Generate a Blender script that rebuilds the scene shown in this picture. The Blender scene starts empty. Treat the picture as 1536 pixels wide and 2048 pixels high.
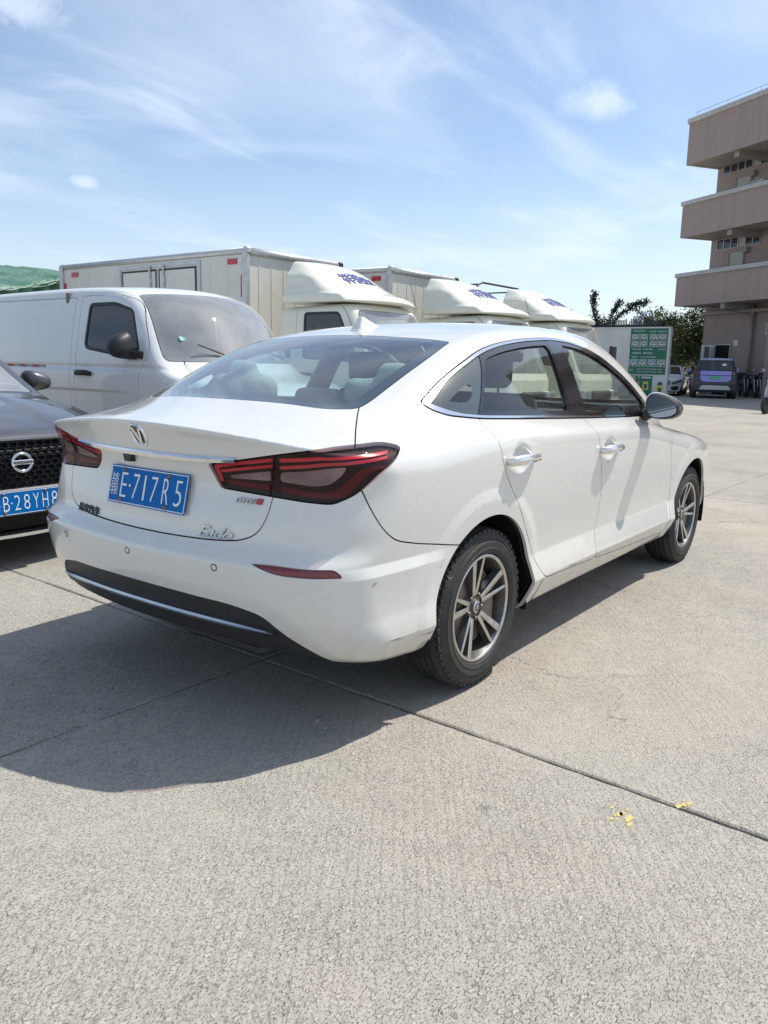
import bpy, math, random
import numpy as np
from mathutils import Matrix, Vector
from mathutils.geometry import delaunay_2d_cdt
scene = bpy.context.scene
# ---------------------------------------------------------------- camera
CAM = np.array([-2.66943, -2.36039, 1.27022]); YAW, PITCH, ROLL, FPX = 36.66921, -10.62460, 1.16793, 1592.32
def cam_basis():
    y, p, r = (math.radians(a) for a in (YAW, PITCH, ROLL))
    f = np.array([math.cos(p) * math.cos(y), math.cos(p) * math.sin(y), math.sin(p)])
    rt = np.cross(f, [0, 0, 1.]); rt /= np.linalg.norm(rt); u = np.cross(rt, f)
    return math.cos(r) * rt + math.sin(r) * u, -math.sin(r) * rt + math.cos(r) * u, f
cd = bpy.data.cameras.new('camera'); co = bpy.data.objects.new('camera', cd); scene.collection.objects.link(co); scene.camera = co
_r, _u, _f = cam_basis()
co.matrix_world = Matrix(((_r[0], _u[0], -_f[0], CAM[0]), (_r[1], _u[1], -_f[1], CAM[1]), (_r[2], _u[2], -_f[2], CAM[2]), (0, 0, 0, 1)))
cd.sensor_fit = 'HORIZONTAL'; cd.sensor_width = 36; cd.lens = FPX / 1536 * 36; cd.clip_start = .05; cd.clip_end = 6000
# ---------------------------------------------------------------- sky, sun, exposure
SUN = Vector((.56, -.27, 1)).normalized()
world = bpy.data.worlds.new('World'); scene.world = world; world.use_nodes = True
def build_world():
    nt = world.node_tree; N = nt.nodes; L = nt.links; bg = N['Background']
    sky = N.new('ShaderNodeTexSky'); sky.sky_type = 'NISHITA'; sky.sun_disc = False
    sky.sun_elevation = math.asin(SUN.z); sky.sun_rotation = math.atan2(SUN.x, SUN.y)
    sky.altitude = 20; sky.air_density = 1.0; sky.dust_density = 1.0; sky.ozone_density = 2.3
    def M(op, a, b=None, c=None):
        n = N.new('ShaderNodeMath'); n.operation = op
        for i, v in enumerate((a, b, c)):
            if v is None: continue
            if isinstance(v, (int, float)): n.inputs[i].default_value = v
            else: L.new(v, n.inputs[i])
        return n.outputs[0]
    tc = N.new('ShaderNodeTexCoord'); sp = N.new('ShaderNodeSeparateXYZ'); L.new(tc.outputs['Generated'], sp.inputs[0])
    z = M('MAXIMUM', sp.outputs[2], .02); zz = M('ADD', z, .10)
    cb = N.new('ShaderNodeCombineXYZ'); L.new(M('DIVIDE', sp.outputs[0], zz), cb.inputs[0]); L.new(M('DIVIDE', sp.outputs[1], zz), cb.inputs[1])
    def noise(scale, det, rough, rot=0, sc=(1, 1, 1), dist=0, src=None, loc=(0, 0, 0)):
        mp = N.new('ShaderNodeMapping'); mp.inputs['Rotation'].default_value = (0, 0, rot); mp.inputs['Scale'].default_value = sc; mp.inputs['Location'].default_value = loc
        L.new(src or cb.outputs[0], mp.inputs[0]); n = N.new('ShaderNodeTexNoise'); n.inputs['Scale'].default_value = scale
        n.inputs['Detail'].default_value = det; n.inputs['Roughness'].default_value = rough; n.inputs['Distortion'].default_value = dist
        L.new(mp.outputs[0], n.inputs[0]); return n.outputs[0]
    def ramp(v, a, b, p=0, q=1):
        r = N.new('ShaderNodeMapRange'); r.interpolation_type = 'SMOOTHSTEP'; L.new(v, r.inputs[0])
        for i, k in zip((1, 2, 3, 4), (a, b, p, q)): r.inputs[i].default_value = k
        return r.outputs[0]
    # wisps of cirrus, combed one way, in broad patches
    wisp = ramp(noise(1.0, 10, .56, .9, (1, 2.6, 1), .7), .42, .95)
    patch = ramp(noise(.55, 3, .5, .3, (1, 1.4, 1), .3, None, (3.1, 1.7, 0)), .30, .70)
    veil = ramp(noise(.75, 5, .5, .9, (1, 1.5, 1), .6, None, (7.3, 2.2, 0)), .36, .80, .03, .68)
    cl = M('MULTIPLY', M('MINIMUM', M('ADD', M('MULTIPLY', M('MULTIPLY', wisp, patch), 1.25), M('MULTIPLY', veil, .9)), 1), ramp(sp.outputs[2], .03, .14))
    # three small fair-weather puffs
    def puff(px, py, rx, ry):
        d = _f * FPX + _r * (px - 768) - _u * (py - 1024); d = d / np.linalg.norm(d)
        e1 = np.cross(d, [0, 0, 1.]); e1 /= np.linalg.norm(e1); e2 = np.cross(e1, d)
        def dot(v, s):
            n = N.new('ShaderNodeVectorMath'); n.operation = 'DOT_PRODUCT'; L.new(tc.outputs['Generated'], n.inputs[0]); n.inputs[1].default_value = tuple(v / s)
            return n.outputs['Value']
        a = dot(e1, rx / FPX); b = dot(e2, ry / FPX)
        r = M('SQRT', M('ADD', M('MULTIPLY', a, a), M('MULTIPLY', b, b)))
        r = M('ADD', r, M('MULTIPLY', M('SUBTRACT', noise(30, 6, .6, 0, (1, 1, 1), .4, tc.outputs['Generated']), .5), 2.2))
        r = M('ADD', r, M('MULTIPLY', M('LESS_THAN', dot(d, 1), .5), 9))
        return ramp(r, .0, 1.45, .62, 0)
    for a in ((1197, 203, 58, 30), (170, 364, 25, 13), (30, 5, 95, 45)): cl = M('MAXIMUM', cl, puff(*a))
    haze = ramp(sp.outputs[2], .0, .30, .40, 0)
    cl2 = M('MAXIMUM', cl, haze)
    mx = N.new('ShaderNodeMix'); mx.data_type = 'RGBA'; L.new(cl2, mx.inputs[0]); L.new(sky.outputs[0], mx.inputs[6])
    mx.inputs[7].default_value = CLOUD
    L.new(mx.outputs[2], bg.inputs[0]); bg.inputs[1].default_value = SKY
CLOUD = (5.9, 6.6, 7.5, 1); SKY = .122
build_world()
sl = bpy.data.lights.new('sun', 'SUN'); sl.energy = 4.0; sl.angle = math.radians(.53); sl.color = (1, .95, .86)
so = bpy.data.objects.new('sun', sl); scene.collection.objects.link(so); so.rotation_euler = SUN.to_track_quat('Z', 'Y').to_euler(); so.location = (20, -7, 36)
vs = scene.view_settings; vs.view_transform = 'Standard'; vs.look = 'None'; vs.exposure = .40; vs.gamma = 1; vs.use_curve_mapping = False
scene.cycles.max_bounces = 10; scene.cycles.transparent_max_bounces = 24; scene.cycles.use_denoising = True
# ---------------------------------------------------------------- curves and implicit bodies
class S:
    """natural cubic spline through (x, y) knots, linear outside"""
    def __init__(s, *kn):
        s.x = np.array([k[0] for k in kn], float); s.y = np.array([k[1] for k in kn], float)
        n = len(kn); h = np.diff(s.x); A = np.eye(n); b = np.zeros(n)
        for i in range(1, n - 1):
            A[i, i - 1] = h[i - 1]; A[i, i] = 2 * (h[i - 1] + h[i]); A[i, i + 1] = h[i]
            b[i] = 6 * ((s.y[i + 1] - s.y[i]) / h[i] - (s.y[i] - s.y[i - 1]) / h[i - 1])
        s.m = np.linalg.solve(A, b)
    def __call__(s, t):
        t = np.asarray(t, float); i = np.clip(np.searchsorted(s.x, t) - 1, 0, len(s.x) - 2)
        h = s.x[i + 1] - s.x[i]; tc = np.clip(t, s.x[0], s.x[-1])
        a = (s.x[i + 1] - tc) / h; b = (tc - s.x[i]) / h
        v = a * s.y[i] + b * s.y[i + 1] + ((a**3 - a) * s.m[i] + (b**3 - b) * s.m[i + 1]) * h * h / 6
        d0 = (s.y[1] - s.y[0]) / (s.x[1] - s.x[0]) - s.m[1] * (s.x[1] - s.x[0]) / 6
        d1 = (s.y[-1] - s.y[-2]) / (s.x[-1] - s.x[-2]) + s.m[-2] * (s.x[-1] - s.x[-2]) / 6
        return v + np.where(t < s.x[0], (t - s.x[0]) * d0, 0) + np.where(t > s.x[-1], (t - s.x[-1]) * d1, 0)
class P(S):
    """the same with straight pieces"""
    def __init__(s, *kn):
        s.x = np.array([k[0] for k in kn], float); s.y = np.array([k[1] for k in kn], float)
    def __call__(s, t): return np.interp(t, s.x, s.y)
def smax(a, b, k):
    h = np.maximum(k - np.abs(a - b), 0) / k
    return np.maximum(a, b) + h * h * k * .25
def smin(a, b, k): return -smax(-a, -b, k)
def sst(a, b, x):
    t = np.clip((x - a) / (b - a), 0, 1); return t * t * (3 - 2 * t)
def bump(x, c, w): return np.exp(-((x - c) / w)**2)
def grad(f, V, e=1e-3):
    g = np.empty_like(V)
    for i in range(3):
        d = np.zeros(3); d[i] = e
        a = V + d; b = V - d
        g[:, i] = (f(a[:, 0], a[:, 1], a[:, 2]) - f(b[:, 0], b[:, 1], b[:, 2])) / (2 * e)
    return g
def unit(n): return n / np.maximum(np.linalg.norm(n, axis=-1, keepdims=True), 1e-12)
def nets(f, lo, hi, h):
    """surface nets of f = 0 in a box -> vertices, triangles (outward)"""
    lo = np.array(lo, float); n = np.ceil((np.array(hi) - lo) / h).astype(int) + 1
    X = [lo[i] + h * np.arange(n[i]) for i in range(3)]
    F = f(X[0][:, None, None], X[1][None, :, None], X[2][None, None, :])
    F = np.broadcast_to(F, n).copy(); F[np.abs(F) < 1e-9] = 1e-9
    I = F < 0; cs = tuple(m - 1 for m in n)
    cnt = np.zeros(cs, np.int8)
    for a in (0, 1):
        for b in (0, 1):
            for c in (0, 1): cnt += I[a:a + cs[0], b:b + cs[1], c:c + cs[2]]
    act = np.argwhere((cnt > 0) & (cnt < 8))
    idx = -np.ones(cs, np.int64); idx[tuple(act.T)] = np.arange(len(act))
    ps = np.zeros((len(act), 3)); w = np.zeros(len(act))
    cor = [(a, b, c) for a in (0, 1) for b in (0, 1) for c in (0, 1)]
    for i, p in enumerate(cor):
        for q in cor[i + 1:]:
            if sum(abs(p[k] - q[k]) for k in range(3)) != 1: continue
            fa = F[tuple((act + p).T)]; fb = F[tuple((act + q).T)]
            m = (fa < 0) != (fb < 0)
            t = np.where(m, fa / np.where(fa == fb, 1, fa - fb), 0)
            ps += np.where(m[:, None], np.array(p) + t[:, None] * (np.array(q) - np.array(p)), 0); w += m
    V = lo + (act + ps / w[:, None]) * h
    Q = []
    for ax in range(3):
        b, c = [(1, 2), (2, 0), (0, 1)][ax]
        s0 = [slice(None)] * 3; s1 = [slice(None)] * 3
        s0[ax] = slice(0, -1); s1[ax] = slice(1, None)
        e = np.argwhere(I[tuple(s0)] != I[tuple(s1)])
        e = e[(e[:, b] > 0) & (e[:, c] > 0) & (e[:, b] < cs[b]) & (e[:, c] < cs[c])]
        ins = I[tuple(e.T)]
        db = np.eye(3, dtype=int)[b]; dc = np.eye(3, dtype=int)[c]
        q = np.stack([idx[tuple((e - db - dc).T)], idx[tuple((e - dc).T)], idx[tuple(e.T)], idx[tuple((e - db).T)]], 1)
        q[~ins] = q[~ins][:, ::-1]; Q.append(q)
    Q = np.concatenate(Q); Q = Q[(Q >= 0).all(1)]
    for _ in range(4):
        v = f(V[:, 0], V[:, 1], V[:, 2]); g = grad(f, V); s = v / np.maximum((g * g).sum(1), .05)
        V = V - np.clip(s, -h, h)[:, None] * g
    T = np.concatenate([Q[:, [0, 1, 2]], Q[:, [0, 2, 3]]])
    return V, T
# ---------------------------------------------------------------- cutting a triangle mesh along a level set
def split(M, d):
    """M = (V, T); d = field per vertex -> (part with d < 0, part with d > 0)"""
    V, T = M; d = np.where(np.abs(d) < 2e-5, 2e-5, d); neg = d < 0; s = neg[T].sum(1)
    mix = T[(s == 1) | (s == 2)]; n = neg[mix].sum(1)
    odd = np.where(n == 1, np.argmax(neg[mix], 1), np.argmax(~neg[mix], 1)); k = np.arange(len(mix))
    a = mix[k, odd]; b = mix[k, (odd + 1) % 3]; c = mix[k, (odd + 2) % 3]
    e = np.concatenate([np.stack([a, b], 1), np.stack([a, c], 1)]); e.sort(axis=1)
    ue, inv = np.unique(e, axis=0, return_inverse=True) if len(e) else (np.zeros((0, 2), int), np.zeros(0, int))
    inv = inv.ravel(); t = d[ue[:, 0]] / (d[ue[:, 0]] - d[ue[:, 1]]) if len(ue) else np.zeros(0)
    V2 = np.concatenate([V, V[ue[:, 0]] + t[:, None] * (V[ue[:, 1]] - V[ue[:, 0]])])
    ab = inv[:len(a)] + len(V); ac = inv[len(a):] + len(V)
    tip = np.stack([a, ab, ac], 1); base = np.concatenate([np.stack([ab, b, c], 1), np.stack([ab, c, ac], 1)])
    on = n == 1; bb = np.concatenate([on, on])
    return (clean((V2, np.concatenate([T[s == 3], tip[on], base[~bb]]))), clean((V2, np.concatenate([T[s == 0], tip[~on], base[bb]]))))
def clean(M):
    V, T = M; u, inv = np.unique(T, return_inverse=True)
    return V[u], inv.reshape(-1, 3)
def refine(M, f):
    """every triangle into four, new vertices pulled onto f = 0"""
    V, T = M; e = np.concatenate([T[:, [0, 1]], T[:, [1, 2]], T[:, [2, 0]]]); e.sort(axis=1); ue, inv = np.unique(e, axis=0, return_inverse=True); inv = inv.ravel() + len(V); n = len(T)
    a, b, c = inv[:n], inv[n:2 * n], inv[2 * n:]; X = (V[ue[:, 0]] + V[ue[:, 1]]) / 2
    g = grad(f, X); s = f(X[:, 0], X[:, 1], X[:, 2]) / np.maximum((g * g).sum(1), .05); s[(V[ue[:, 0], 1] == 0) & (V[ue[:, 1], 1] == 0)] *= 0; X = X - np.clip(s, -.004, .004)[:, None] * g
    return np.concatenate([V, X]), np.concatenate([np.stack([T[:, 0], a, c], 1), np.stack([a, T[:, 1], b], 1), np.stack([c, b, T[:, 2]], 1), np.stack([a, b, c], 1)])
def sdf(poly, u, v):
    """signed distance to a closed 2D polygon, negative inside"""
    p = np.asarray(poly, float); q = np.roll(p, -1, 0); D = np.full(len(u), 1e9); ins = np.zeros(len(u), bool)
    for (ax, ay), (bx, by) in zip(p, q):
        ex, ey = bx - ax, by - ay; wx, wy = u - ax, v - ay
        t = np.clip((wx * ex + wy * ey) / max(ex * ex + ey * ey, 1e-12), 0, 1)
        D = np.minimum(D, (wx - t * ex)**2 + (wy - t * ey)**2)
        cr = ((ay <= v) & (by > v)) | ((by <= v) & (ay > v))
        if by != ay: ins ^= cr & (u < ax + (v - ay) / (by - ay) * ex)
    return np.where(ins, -1, 1) * np.sqrt(D)
def rnd(pts, r=.03, n=6):
    """polygon with rounded corners; a point may carry its own radius as third value"""
    out = []; N = len(pts)
    for i in range(N):
        p = np.array(pts[i][:2], float); rr = pts[i][2] if len(pts[i]) > 2 else r
        a = np.array(pts[i - 1][:2], float) - p; b = np.array(pts[(i + 1) % N][:2], float) - p
        la, lb = np.linalg.norm(a), np.linalg.norm(b); rr = min(rr, .48 * la, .48 * lb)
        if rr < 1e-4: out.append(p); continue
        A, B = p + a / la * rr, p + b / lb * rr
        for t in np.linspace(0, 1, n): out.append((1 - t)**2 * A + 2 * t * (1 - t) * p + t * t * B)
    return np.array(out)
# ---------------------------------------------------------------- Blender helpers
COL = scene.collection
def link(o, parent=None):
    COL.objects.link(o)
    if parent is not None: o.parent = parent
    return o
def tag(o, label, cat, group=None):
    o['label'] = label; o['category'] = cat
    if group: o['group'] = group
    return o
def thing(name, label, cat, loc=(0, 0, 0), rz=0, group=None):
    o = bpy.data.objects.new(name, None); o.empty_display_size = .2; o.location = loc; o.rotation_euler = (0, 0, rz)
    return tag(link(o), label, cat, group)
def struct(o): o['kind'] = 'structure'; return o
def copy_tree(o, parent=None):
    c = o.copy(); link(c)
    if parent is not None: c.parent = parent
    for ch in o.children: copy_tree(ch, c)
    return c
def mobj(name, V, F, mat, parent=None, normals=None, smooth=False, auto=None):
    m = bpy.data.meshes.new(name); m.from_pydata([tuple(v) for v in np.asarray(V).tolist()], [], [list(f) for f in F])
    if mat is not None:
        for k in (mat if isinstance(mat, (list, tuple)) else (mat,)): m.materials.append(k)
    if normals is not None: m.shade_smooth(); m.normals_split_custom_set_from_vertices(np.asarray(normals).tolist())
    elif auto is not None:
        m.shade_smooth(); m.set_sharp_from_angle(angle=math.radians(auto))
    elif smooth: m.shade_smooth()
    return link(bpy.data.objects.new(name, m), parent)
def bedges(T):
    e = np.concatenate([T[:, [0, 1]], T[:, [1, 2]], T[:, [2, 0]]]); k = e.copy(); k.sort(axis=1)
    _, inv, cnt = np.unique(k, axis=0, return_inverse=True, return_counts=True)
    return e[cnt[inv.ravel()] == 1]
def panel(name, M, f, mat, parent, side=0, flange=.014, lift=0, weld=False):
    """an object from a piece of a half body. side 1 left, -1 right, 0 both halves joined"""
    V, T = M; n = unit(grad(f, V)); V = V + n * lift
    n[V[:, 1] < 1e-4, 1] = 0; n = unit(n)
    if side == 0:
        V2 = V * [1, -1, 1]; n2 = n * [1, -1, 1]
        V, n, T = np.concatenate([V, V2]), np.concatenate([n, n2]), np.concatenate([T, T[:, ::-1] + len(V)])
        key = np.round(V, 5); u, ix, inv = np.unique(key, axis=0, return_index=True, return_inverse=True)
        V, n, T = V[ix], n[ix], inv.ravel()[T]; T = T[(T[:, 0] != T[:, 1]) & (T[:, 1] != T[:, 2]) & (T[:, 0] != T[:, 2])]
    elif side < 0: V = V * [1, -1, 1]; n = n * [1, -1, 1]; T = T[:, ::-1]
    if flange:
        e = bedges(T); a, b = e[:, 0], e[:, 1]; t = V[b] - V[a]
        fn = unit(np.cross(t, n[a] + n[b])); k = len(V); N = len(e)
        V = np.concatenate([V, V[a], V[b], V[b] - n[b] * flange, V[a] - n[a] * flange]); n = np.concatenate([n, fn, fn, fn, fn])
        i = k + np.arange(N); q = np.stack([i + N, i, i + 3 * N, i + 2 * N], 1)
        F = T.tolist() + q.tolist()
    else: F = T.tolist()
    return mobj(name, V, F, mat, parent, normals=n)
def lathe(prof, seg=48, axis='y', close=False):
    """(radius, offset) profile about an axis"""
    p = np.array(prof, float); a = np.linspace(0, 2 * np.pi, seg, endpoint=False); n = len(p); V = []
    for t in a:
        for r, o in p: V.append((r * math.cos(t), o, r * math.sin(t)) if axis == 'y' else (r * math.cos(t), r * math.sin(t), o) if axis == 'z' else (o, r * math.cos(t), r * math.sin(t)))
    F = []
    for i in range(seg):
        j = (i + 1) % seg
        for k in range(n if close else n - 1): l = (k + 1) % n; F.append((i * n + k, i * n + l, j * n + l, j * n + k))
    return np.array(V), F
def tube(pts, r, seg=8, cap=True):
    pts = np.array(pts, float); R = np.broadcast_to(np.array(r, float), (len(pts),)); V = []; F = []
    up = None
    for i, p in enumerate(pts):
        t = unit(pts[min(i + 1, len(pts) - 1)] - pts[max(i - 1, 0)])
        if up is None: up = np.array([0, 0, 1.]) if abs(t[2]) < .9 else np.array([1., 0, 0])
        a = unit(np.cross(t, up)); b = np.cross(a, t); up = b
        for k in range(seg):
            w = 2 * np.pi * k / seg; V.append(p + R[i] * (math.cos(w) * a + math.sin(w) * b))
    for i in range(len(pts) - 1):
        for k in range(seg): l = (k + 1) % seg; F.append((i * seg + k, i * seg + l, (i + 1) * seg + l, (i + 1) * seg + k))
    if cap: F += [tuple(range(seg))[::-1], tuple(range((len(pts) - 1) * seg, len(pts) * seg))]
    return np.array(V), F
def box(lo, hi, bev=0):
    """box, edges chamfered"""
    lo, hi = np.array(lo, float), np.array(hi, float)
    if not bev:
        V = np.array([(x, y, z) for x in (lo[0], hi[0]) for y in (lo[1], hi[1]) for z in (lo[2], hi[2])])
        return V, [(0, 1, 3, 2), (4, 6, 7, 5), (0, 4, 5, 1), (2, 3, 7, 6), (0, 2, 6, 4), (1, 5, 7, 3)]
    V = []; ix = {}
    for sx in (0, 1):
        for sy in (0, 1):
            for sz in (0, 1):
                c = np.array([(lo, hi)[sx][0], (lo, hi)[sy][1], (lo, hi)[sz][2]])
                for ax in range(3):
                    p = c.copy()
                    for k, s in enumerate((sx, sy, sz)):
                        if k != ax: p[k] += bev * (1 - 2 * s)
                    ix[sx, sy, sz, ax] = len(V); V.append(p)
    F = []
    for ax in range(3):
        b, c = [(1, 2), (2, 0), (0, 1)][ax]
        for s in (0, 1):
            q = []
            for tb, tc in ((0, 0), (1, 0), (1, 1), (0, 1)):
                k = [0, 0, 0]; k[ax] = s; k[b] = tb; k[c] = tc; q.append(ix[(*k, ax)])
            F.append(tuple(q if s else q[::-1]))
        for tb in (0, 1):
            for tc in (0, 1):
                k0 = [0, 0, 0]; k0[b] = tb; k0[c] = tc; k1 = list(k0); k1[ax] = 1
                q = [ix[(*k0, b)], ix[(*k1, b)], ix[(*k1, c)], ix[(*k0, c)]]
                F.append(tuple(q if tb ^ tc else q[::-1]))
    for k in [(a, b, c) for a in (0, 1) for b in (0, 1) for c in (0, 1)]:
        q = [ix[(*k, 0)], ix[(*k, 1)], ix[(*k, 2)]]; F.append(tuple(q if sum(k) % 2 else q[::-1]))
    return np.array(V), F
def join(*parts):
    V = []; F = []; n = 0
    for v, f in parts: V.append(np.asarray(v)); F += [tuple(i + n for i in q) for q in f]; n += len(v)
    return np.concatenate(V), F
def xf(VF, rot=None, loc=(0, 0, 0), sc=1):
    V, F = VF; V = np.asarray(V) * sc
    if rot is not None: V = V @ np.array(rot).T
    return V + np.array(loc), F
def rotm(ax, a):
    return np.array(Matrix.Rotation(a, 3, ax))
def prism(poly, d0, d1, axis=1):
    """2D outline swept along an axis from d0 to d1 (axis 1: poly is x,z)"""
    p = np.asarray(poly, float); n = len(p)
    o = [i for i in range(3) if i != axis]; V = np.zeros((2 * n, 3))
    V[:n, o[0]] = V[n:, o[0]] = p[:, 0]; V[:n, o[1]] = V[n:, o[1]] = p[:, 1]; V[:n, axis] = d0; V[n:, axis] = d1
    F = [tuple(range(n)), tuple(range(n, 2 * n))[::-1]] + [(i, i + n, (i + 1) % n + n, (i + 1) % n) for i in range(n)]
    return V, F
def frame(fwd, up=(0, 0, 1)):
    """rotation whose local x is to the reader's right, y is up, z towards the reader"""
    z = unit(np.array(fwd, float)); u = np.array(up, float); x = unit(np.cross(u, z)); y = np.cross(z, x)
    return np.stack([x, y, z], 1)
def text(name, s, mat, parent, loc, R, h, w=None, ext=.002, shear=0, off=0, gap=1, project=None):
    """lettering as mesh: cap height h, total width w, centred at loc"""
    c = bpy.data.curves.new('t', 'FONT'); c.body = s; c.extrude = .5; c.resolution_u = 3; c.shear = shear; c.offset = off; c.space_character = gap
    o = bpy.data.objects.new('t', c); tm = o.to_mesh(); n = len(tm.vertices); V = np.zeros(n * 3); tm.vertices.foreach_get('co', V); V = V.reshape(-1, 3); F = [tuple(p.vertices) for p in tm.polygons]
    o.to_mesh_clear(); bpy.data.objects.remove(o); bpy.data.curves.remove(c)
    lo, hi = V.min(0), V.max(0); V = (V - (lo + hi) / 2) / np.maximum(hi - lo, 1e-6)
    V *= [w if w else h * (hi[0] - lo[0]) / (hi[1] - lo[1]), h, 2 * ext]
    V = V @ np.array(R).T + np.array(loc)
    if project is not None: V = project(V)
    return mobj(name, V, F, mat, parent)
# ---------------------------------------------------------------- materials
def mat(name, base, rough=.5, metal=0, coat=0, spec=.5, noise=None, bump=None, trans=0, emit=None, rvar=None, alpha=1):
    """noise: (scale, strength, other colour[, detail]); bump: (scale, distance[, detail])"""
    m = bpy.data.materials.new(name); m.use_nodes = True; nt = m.node_tree; N = nt.nodes; L = nt.links; b = N['Principled BSDF']
    b.inputs['Base Color'].default_value = (*base, 1); b.inputs['Roughness'].default_value = rough; b.inputs['Metallic'].default_value = metal
    b.inputs['Coat Weight'].default_value = coat; b.inputs['Coat Roughness'].default_value = .03; b.inputs['Specular IOR Level'].default_value = spec
    b.inputs['Transmission Weight'].default_value = trans; b.inputs['Alpha'].default_value = alpha
    if emit: b.inputs['Emission Color'].default_value = (*emit[0], 1); b.inputs['Emission Strength'].default_value = emit[1]
    tc = None
    def co():
        nonlocal tc
        if tc is None: tc = N.new('ShaderNodeTexCoord')
        return tc.outputs['Object']
    if noise:
        n = N.new('ShaderNodeTexNoise'); n.inputs['Scale'].default_value = noise[0]; n.inputs['Detail'].default_value = noise[3] if len(noise) > 3 else 5; n.inputs['Roughness'].default_value = .6
        L.new(co(), n.inputs[0]); r = N.new('ShaderNodeMapRange'); L.new(n.outputs[0], r.inputs[0]); r.inputs[1].default_value = .38; r.inputs[2].default_value = .72; r.inputs[4].default_value = noise[1]
        x = N.new('ShaderNodeMix'); x.data_type = 'RGBA'; x.inputs[6].default_value = (*base, 1); x.inputs[7].default_value = (*noise[2], 1)
        L.new(r.outputs[0], x.inputs[0]); L.new(x.outputs[2], b.inputs['Base Color'])
    if bump:
        n = N.new('ShaderNodeTexNoise'); n.inputs['Scale'].default_value = bump[0]; n.inputs['Detail'].default_value = bump[2] if len(bump) > 2 else 3
        L.new(co(), n.inputs[0]); u = N.new('ShaderNodeBump'); u.inputs['Distance'].default_value = bump[1]; L.new(n.outputs[0], u.inputs['Height']); L.new(u.outputs[0], b.inputs['Normal'])
    if rvar:
        n = N.new('ShaderNodeTexNoise'); n.inputs['Scale'].default_value = rvar[0]; n.inputs['Detail'].default_value = 4; L.new(co(), n.inputs[0])
        r = N.new('ShaderNodeMapRange'); L.new(n.outputs[0], r.inputs[0]); r.inputs[1].default_value = .3; r.inputs[2].default_value = .7; r.inputs[3].default_value = rough; r.inputs[4].default_value = rvar[1]
        L.new(r.outputs[0], b.inputs['Roughness'])
    return m
def glass_mat(name, tint, refl=1.0, dust=0, base=.07, power=4.5):
    """a thin pane: tinted see-through plus a fresnel reflection and a little dust"""
    m = bpy.data.materials.new(name); m.use_nodes = True; nt = m.node_tree; N = nt.nodes; L = nt.links; N.remove(N['Principled BSDF']); out = N['Material Output']
    t = N.new('ShaderNodeBsdfTransparent'); t.inputs[0].default_value = (*tint, 1)
    g = N.new('ShaderNodeBsdfGlossy'); g.inputs['Roughness'].default_value = .015; g.inputs[0].default_value = (refl, refl, refl, 1)
    # Schlick reflectance, the same from both faces of the pane
    lw = N.new('ShaderNodeLayerWeight'); lw.inputs[0].default_value = .5; pw_ = N.new('ShaderNodeMath'); pw_.operation = 'POWER'; L.new(lw.outputs['Facing'], pw_.inputs[0]); pw_.inputs[1].default_value = power
    mr = N.new('ShaderNodeMapRange'); L.new(pw_.outputs[0], mr.inputs[0]); mr.inputs[3].default_value = base; mr.inputs[4].default_value = 1.0
    x = N.new('ShaderNodeMixShader'); L.new(mr.outputs[0], x.inputs[0]); L.new(t.outputs[0], x.inputs[1]); L.new(g.outputs[0], x.inputs[2])
    last = x
    if dust:
        d = N.new('ShaderNodeBsdfDiffuse'); d.inputs[0].default_value = (.60, .62, .63, 1); y = N.new('ShaderNodeMixShader')
        n = N.new('ShaderNodeTexNoise'); n.inputs['Scale'].default_value = 3.5; n.inputs['Detail'].default_value = 7; n.inputs['Roughness'].default_value = .6; tc = N.new('ShaderNodeTexCoord'); L.new(tc.outputs['Object'], n.inputs[0])
        r = N.new('ShaderNodeMapRange'); L.new(n.outputs[0], r.inputs[0]); r.inputs[1].default_value = .35; r.inputs[2].default_value = .8; r.inputs[3].default_value = dust * .75; r.inputs[4].default_value = dust * 1.3
        L.new(r.outputs[0], y.inputs[0]); L.new(x.outputs[0], y.inputs[1]); L.new(d.outputs[0], y.inputs[2]); last = y
    L.new(last.outputs[0], out.inputs[0]); return m
WHITE = mat('white_paint', (.67, .662, .63), .22, 0, 1, .5, noise=(2.2, .10, (.61, .60, .55)), rvar=(3, .32))
def grime(m, z0, z1, col, amount):
    """road dirt thrown up on the lowest part of a body"""
    nt = m.node_tree; N = nt.nodes; L = nt.links; b = N['Principled BSDF']; src = b.inputs['Base Color'].links[0].from_socket
    tc = N.new('ShaderNodeTexCoord'); sp = N.new('ShaderNodeSeparateXYZ'); L.new(tc.outputs['Object'], sp.inputs[0]); n = N.new('ShaderNodeTexNoise'); n.inputs['Scale'].default_value = 9; n.inputs['Detail'].default_value = 8; n.inputs['Roughness'].default_value = .7; L.new(tc.outputs['Object'], n.inputs[0])
    a = N.new('ShaderNodeMath'); a.operation = 'MULTIPLY_ADD'; L.new(n.outputs[0], a.inputs[0]); a.inputs[1].default_value = .30; L.new(sp.outputs[2], a.inputs[2])
    r = N.new('ShaderNodeMapRange'); L.new(a.outputs[0], r.inputs[0]); r.inputs[1].default_value = z1 + .15; r.inputs[2].default_value = z0 + .15; r.inputs[4].default_value = amount
    x = N.new('ShaderNodeMix'); x.data_type = 'RGBA'; L.new(r.outputs[0], x.inputs[0]); L.new(src, x.inputs[6]); x.inputs[7].default_value = (*col, 1); L.new(x.outputs[2], b.inputs['Base Color'])
grime(WHITE, .22, .46, (.36, .33, .27), .55)
CHROME = mat('chrome', (.82, .83, .85), .08, 1, noise=(40, .25, (.6, .6, .6)))
BLACKGLOSS = mat('black_gloss_trim', (.012, .012, .013), .12, 0, .6)
BLACKPLASTIC = mat('black_plastic', (.018, .018, .019), .5, noise=(30, .5, (.032, .032, .032)))
DARK = mat('dark_interior', (.02, .02, .022), .8, noise=(15, .5, (.04, .04, .04)))
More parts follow.
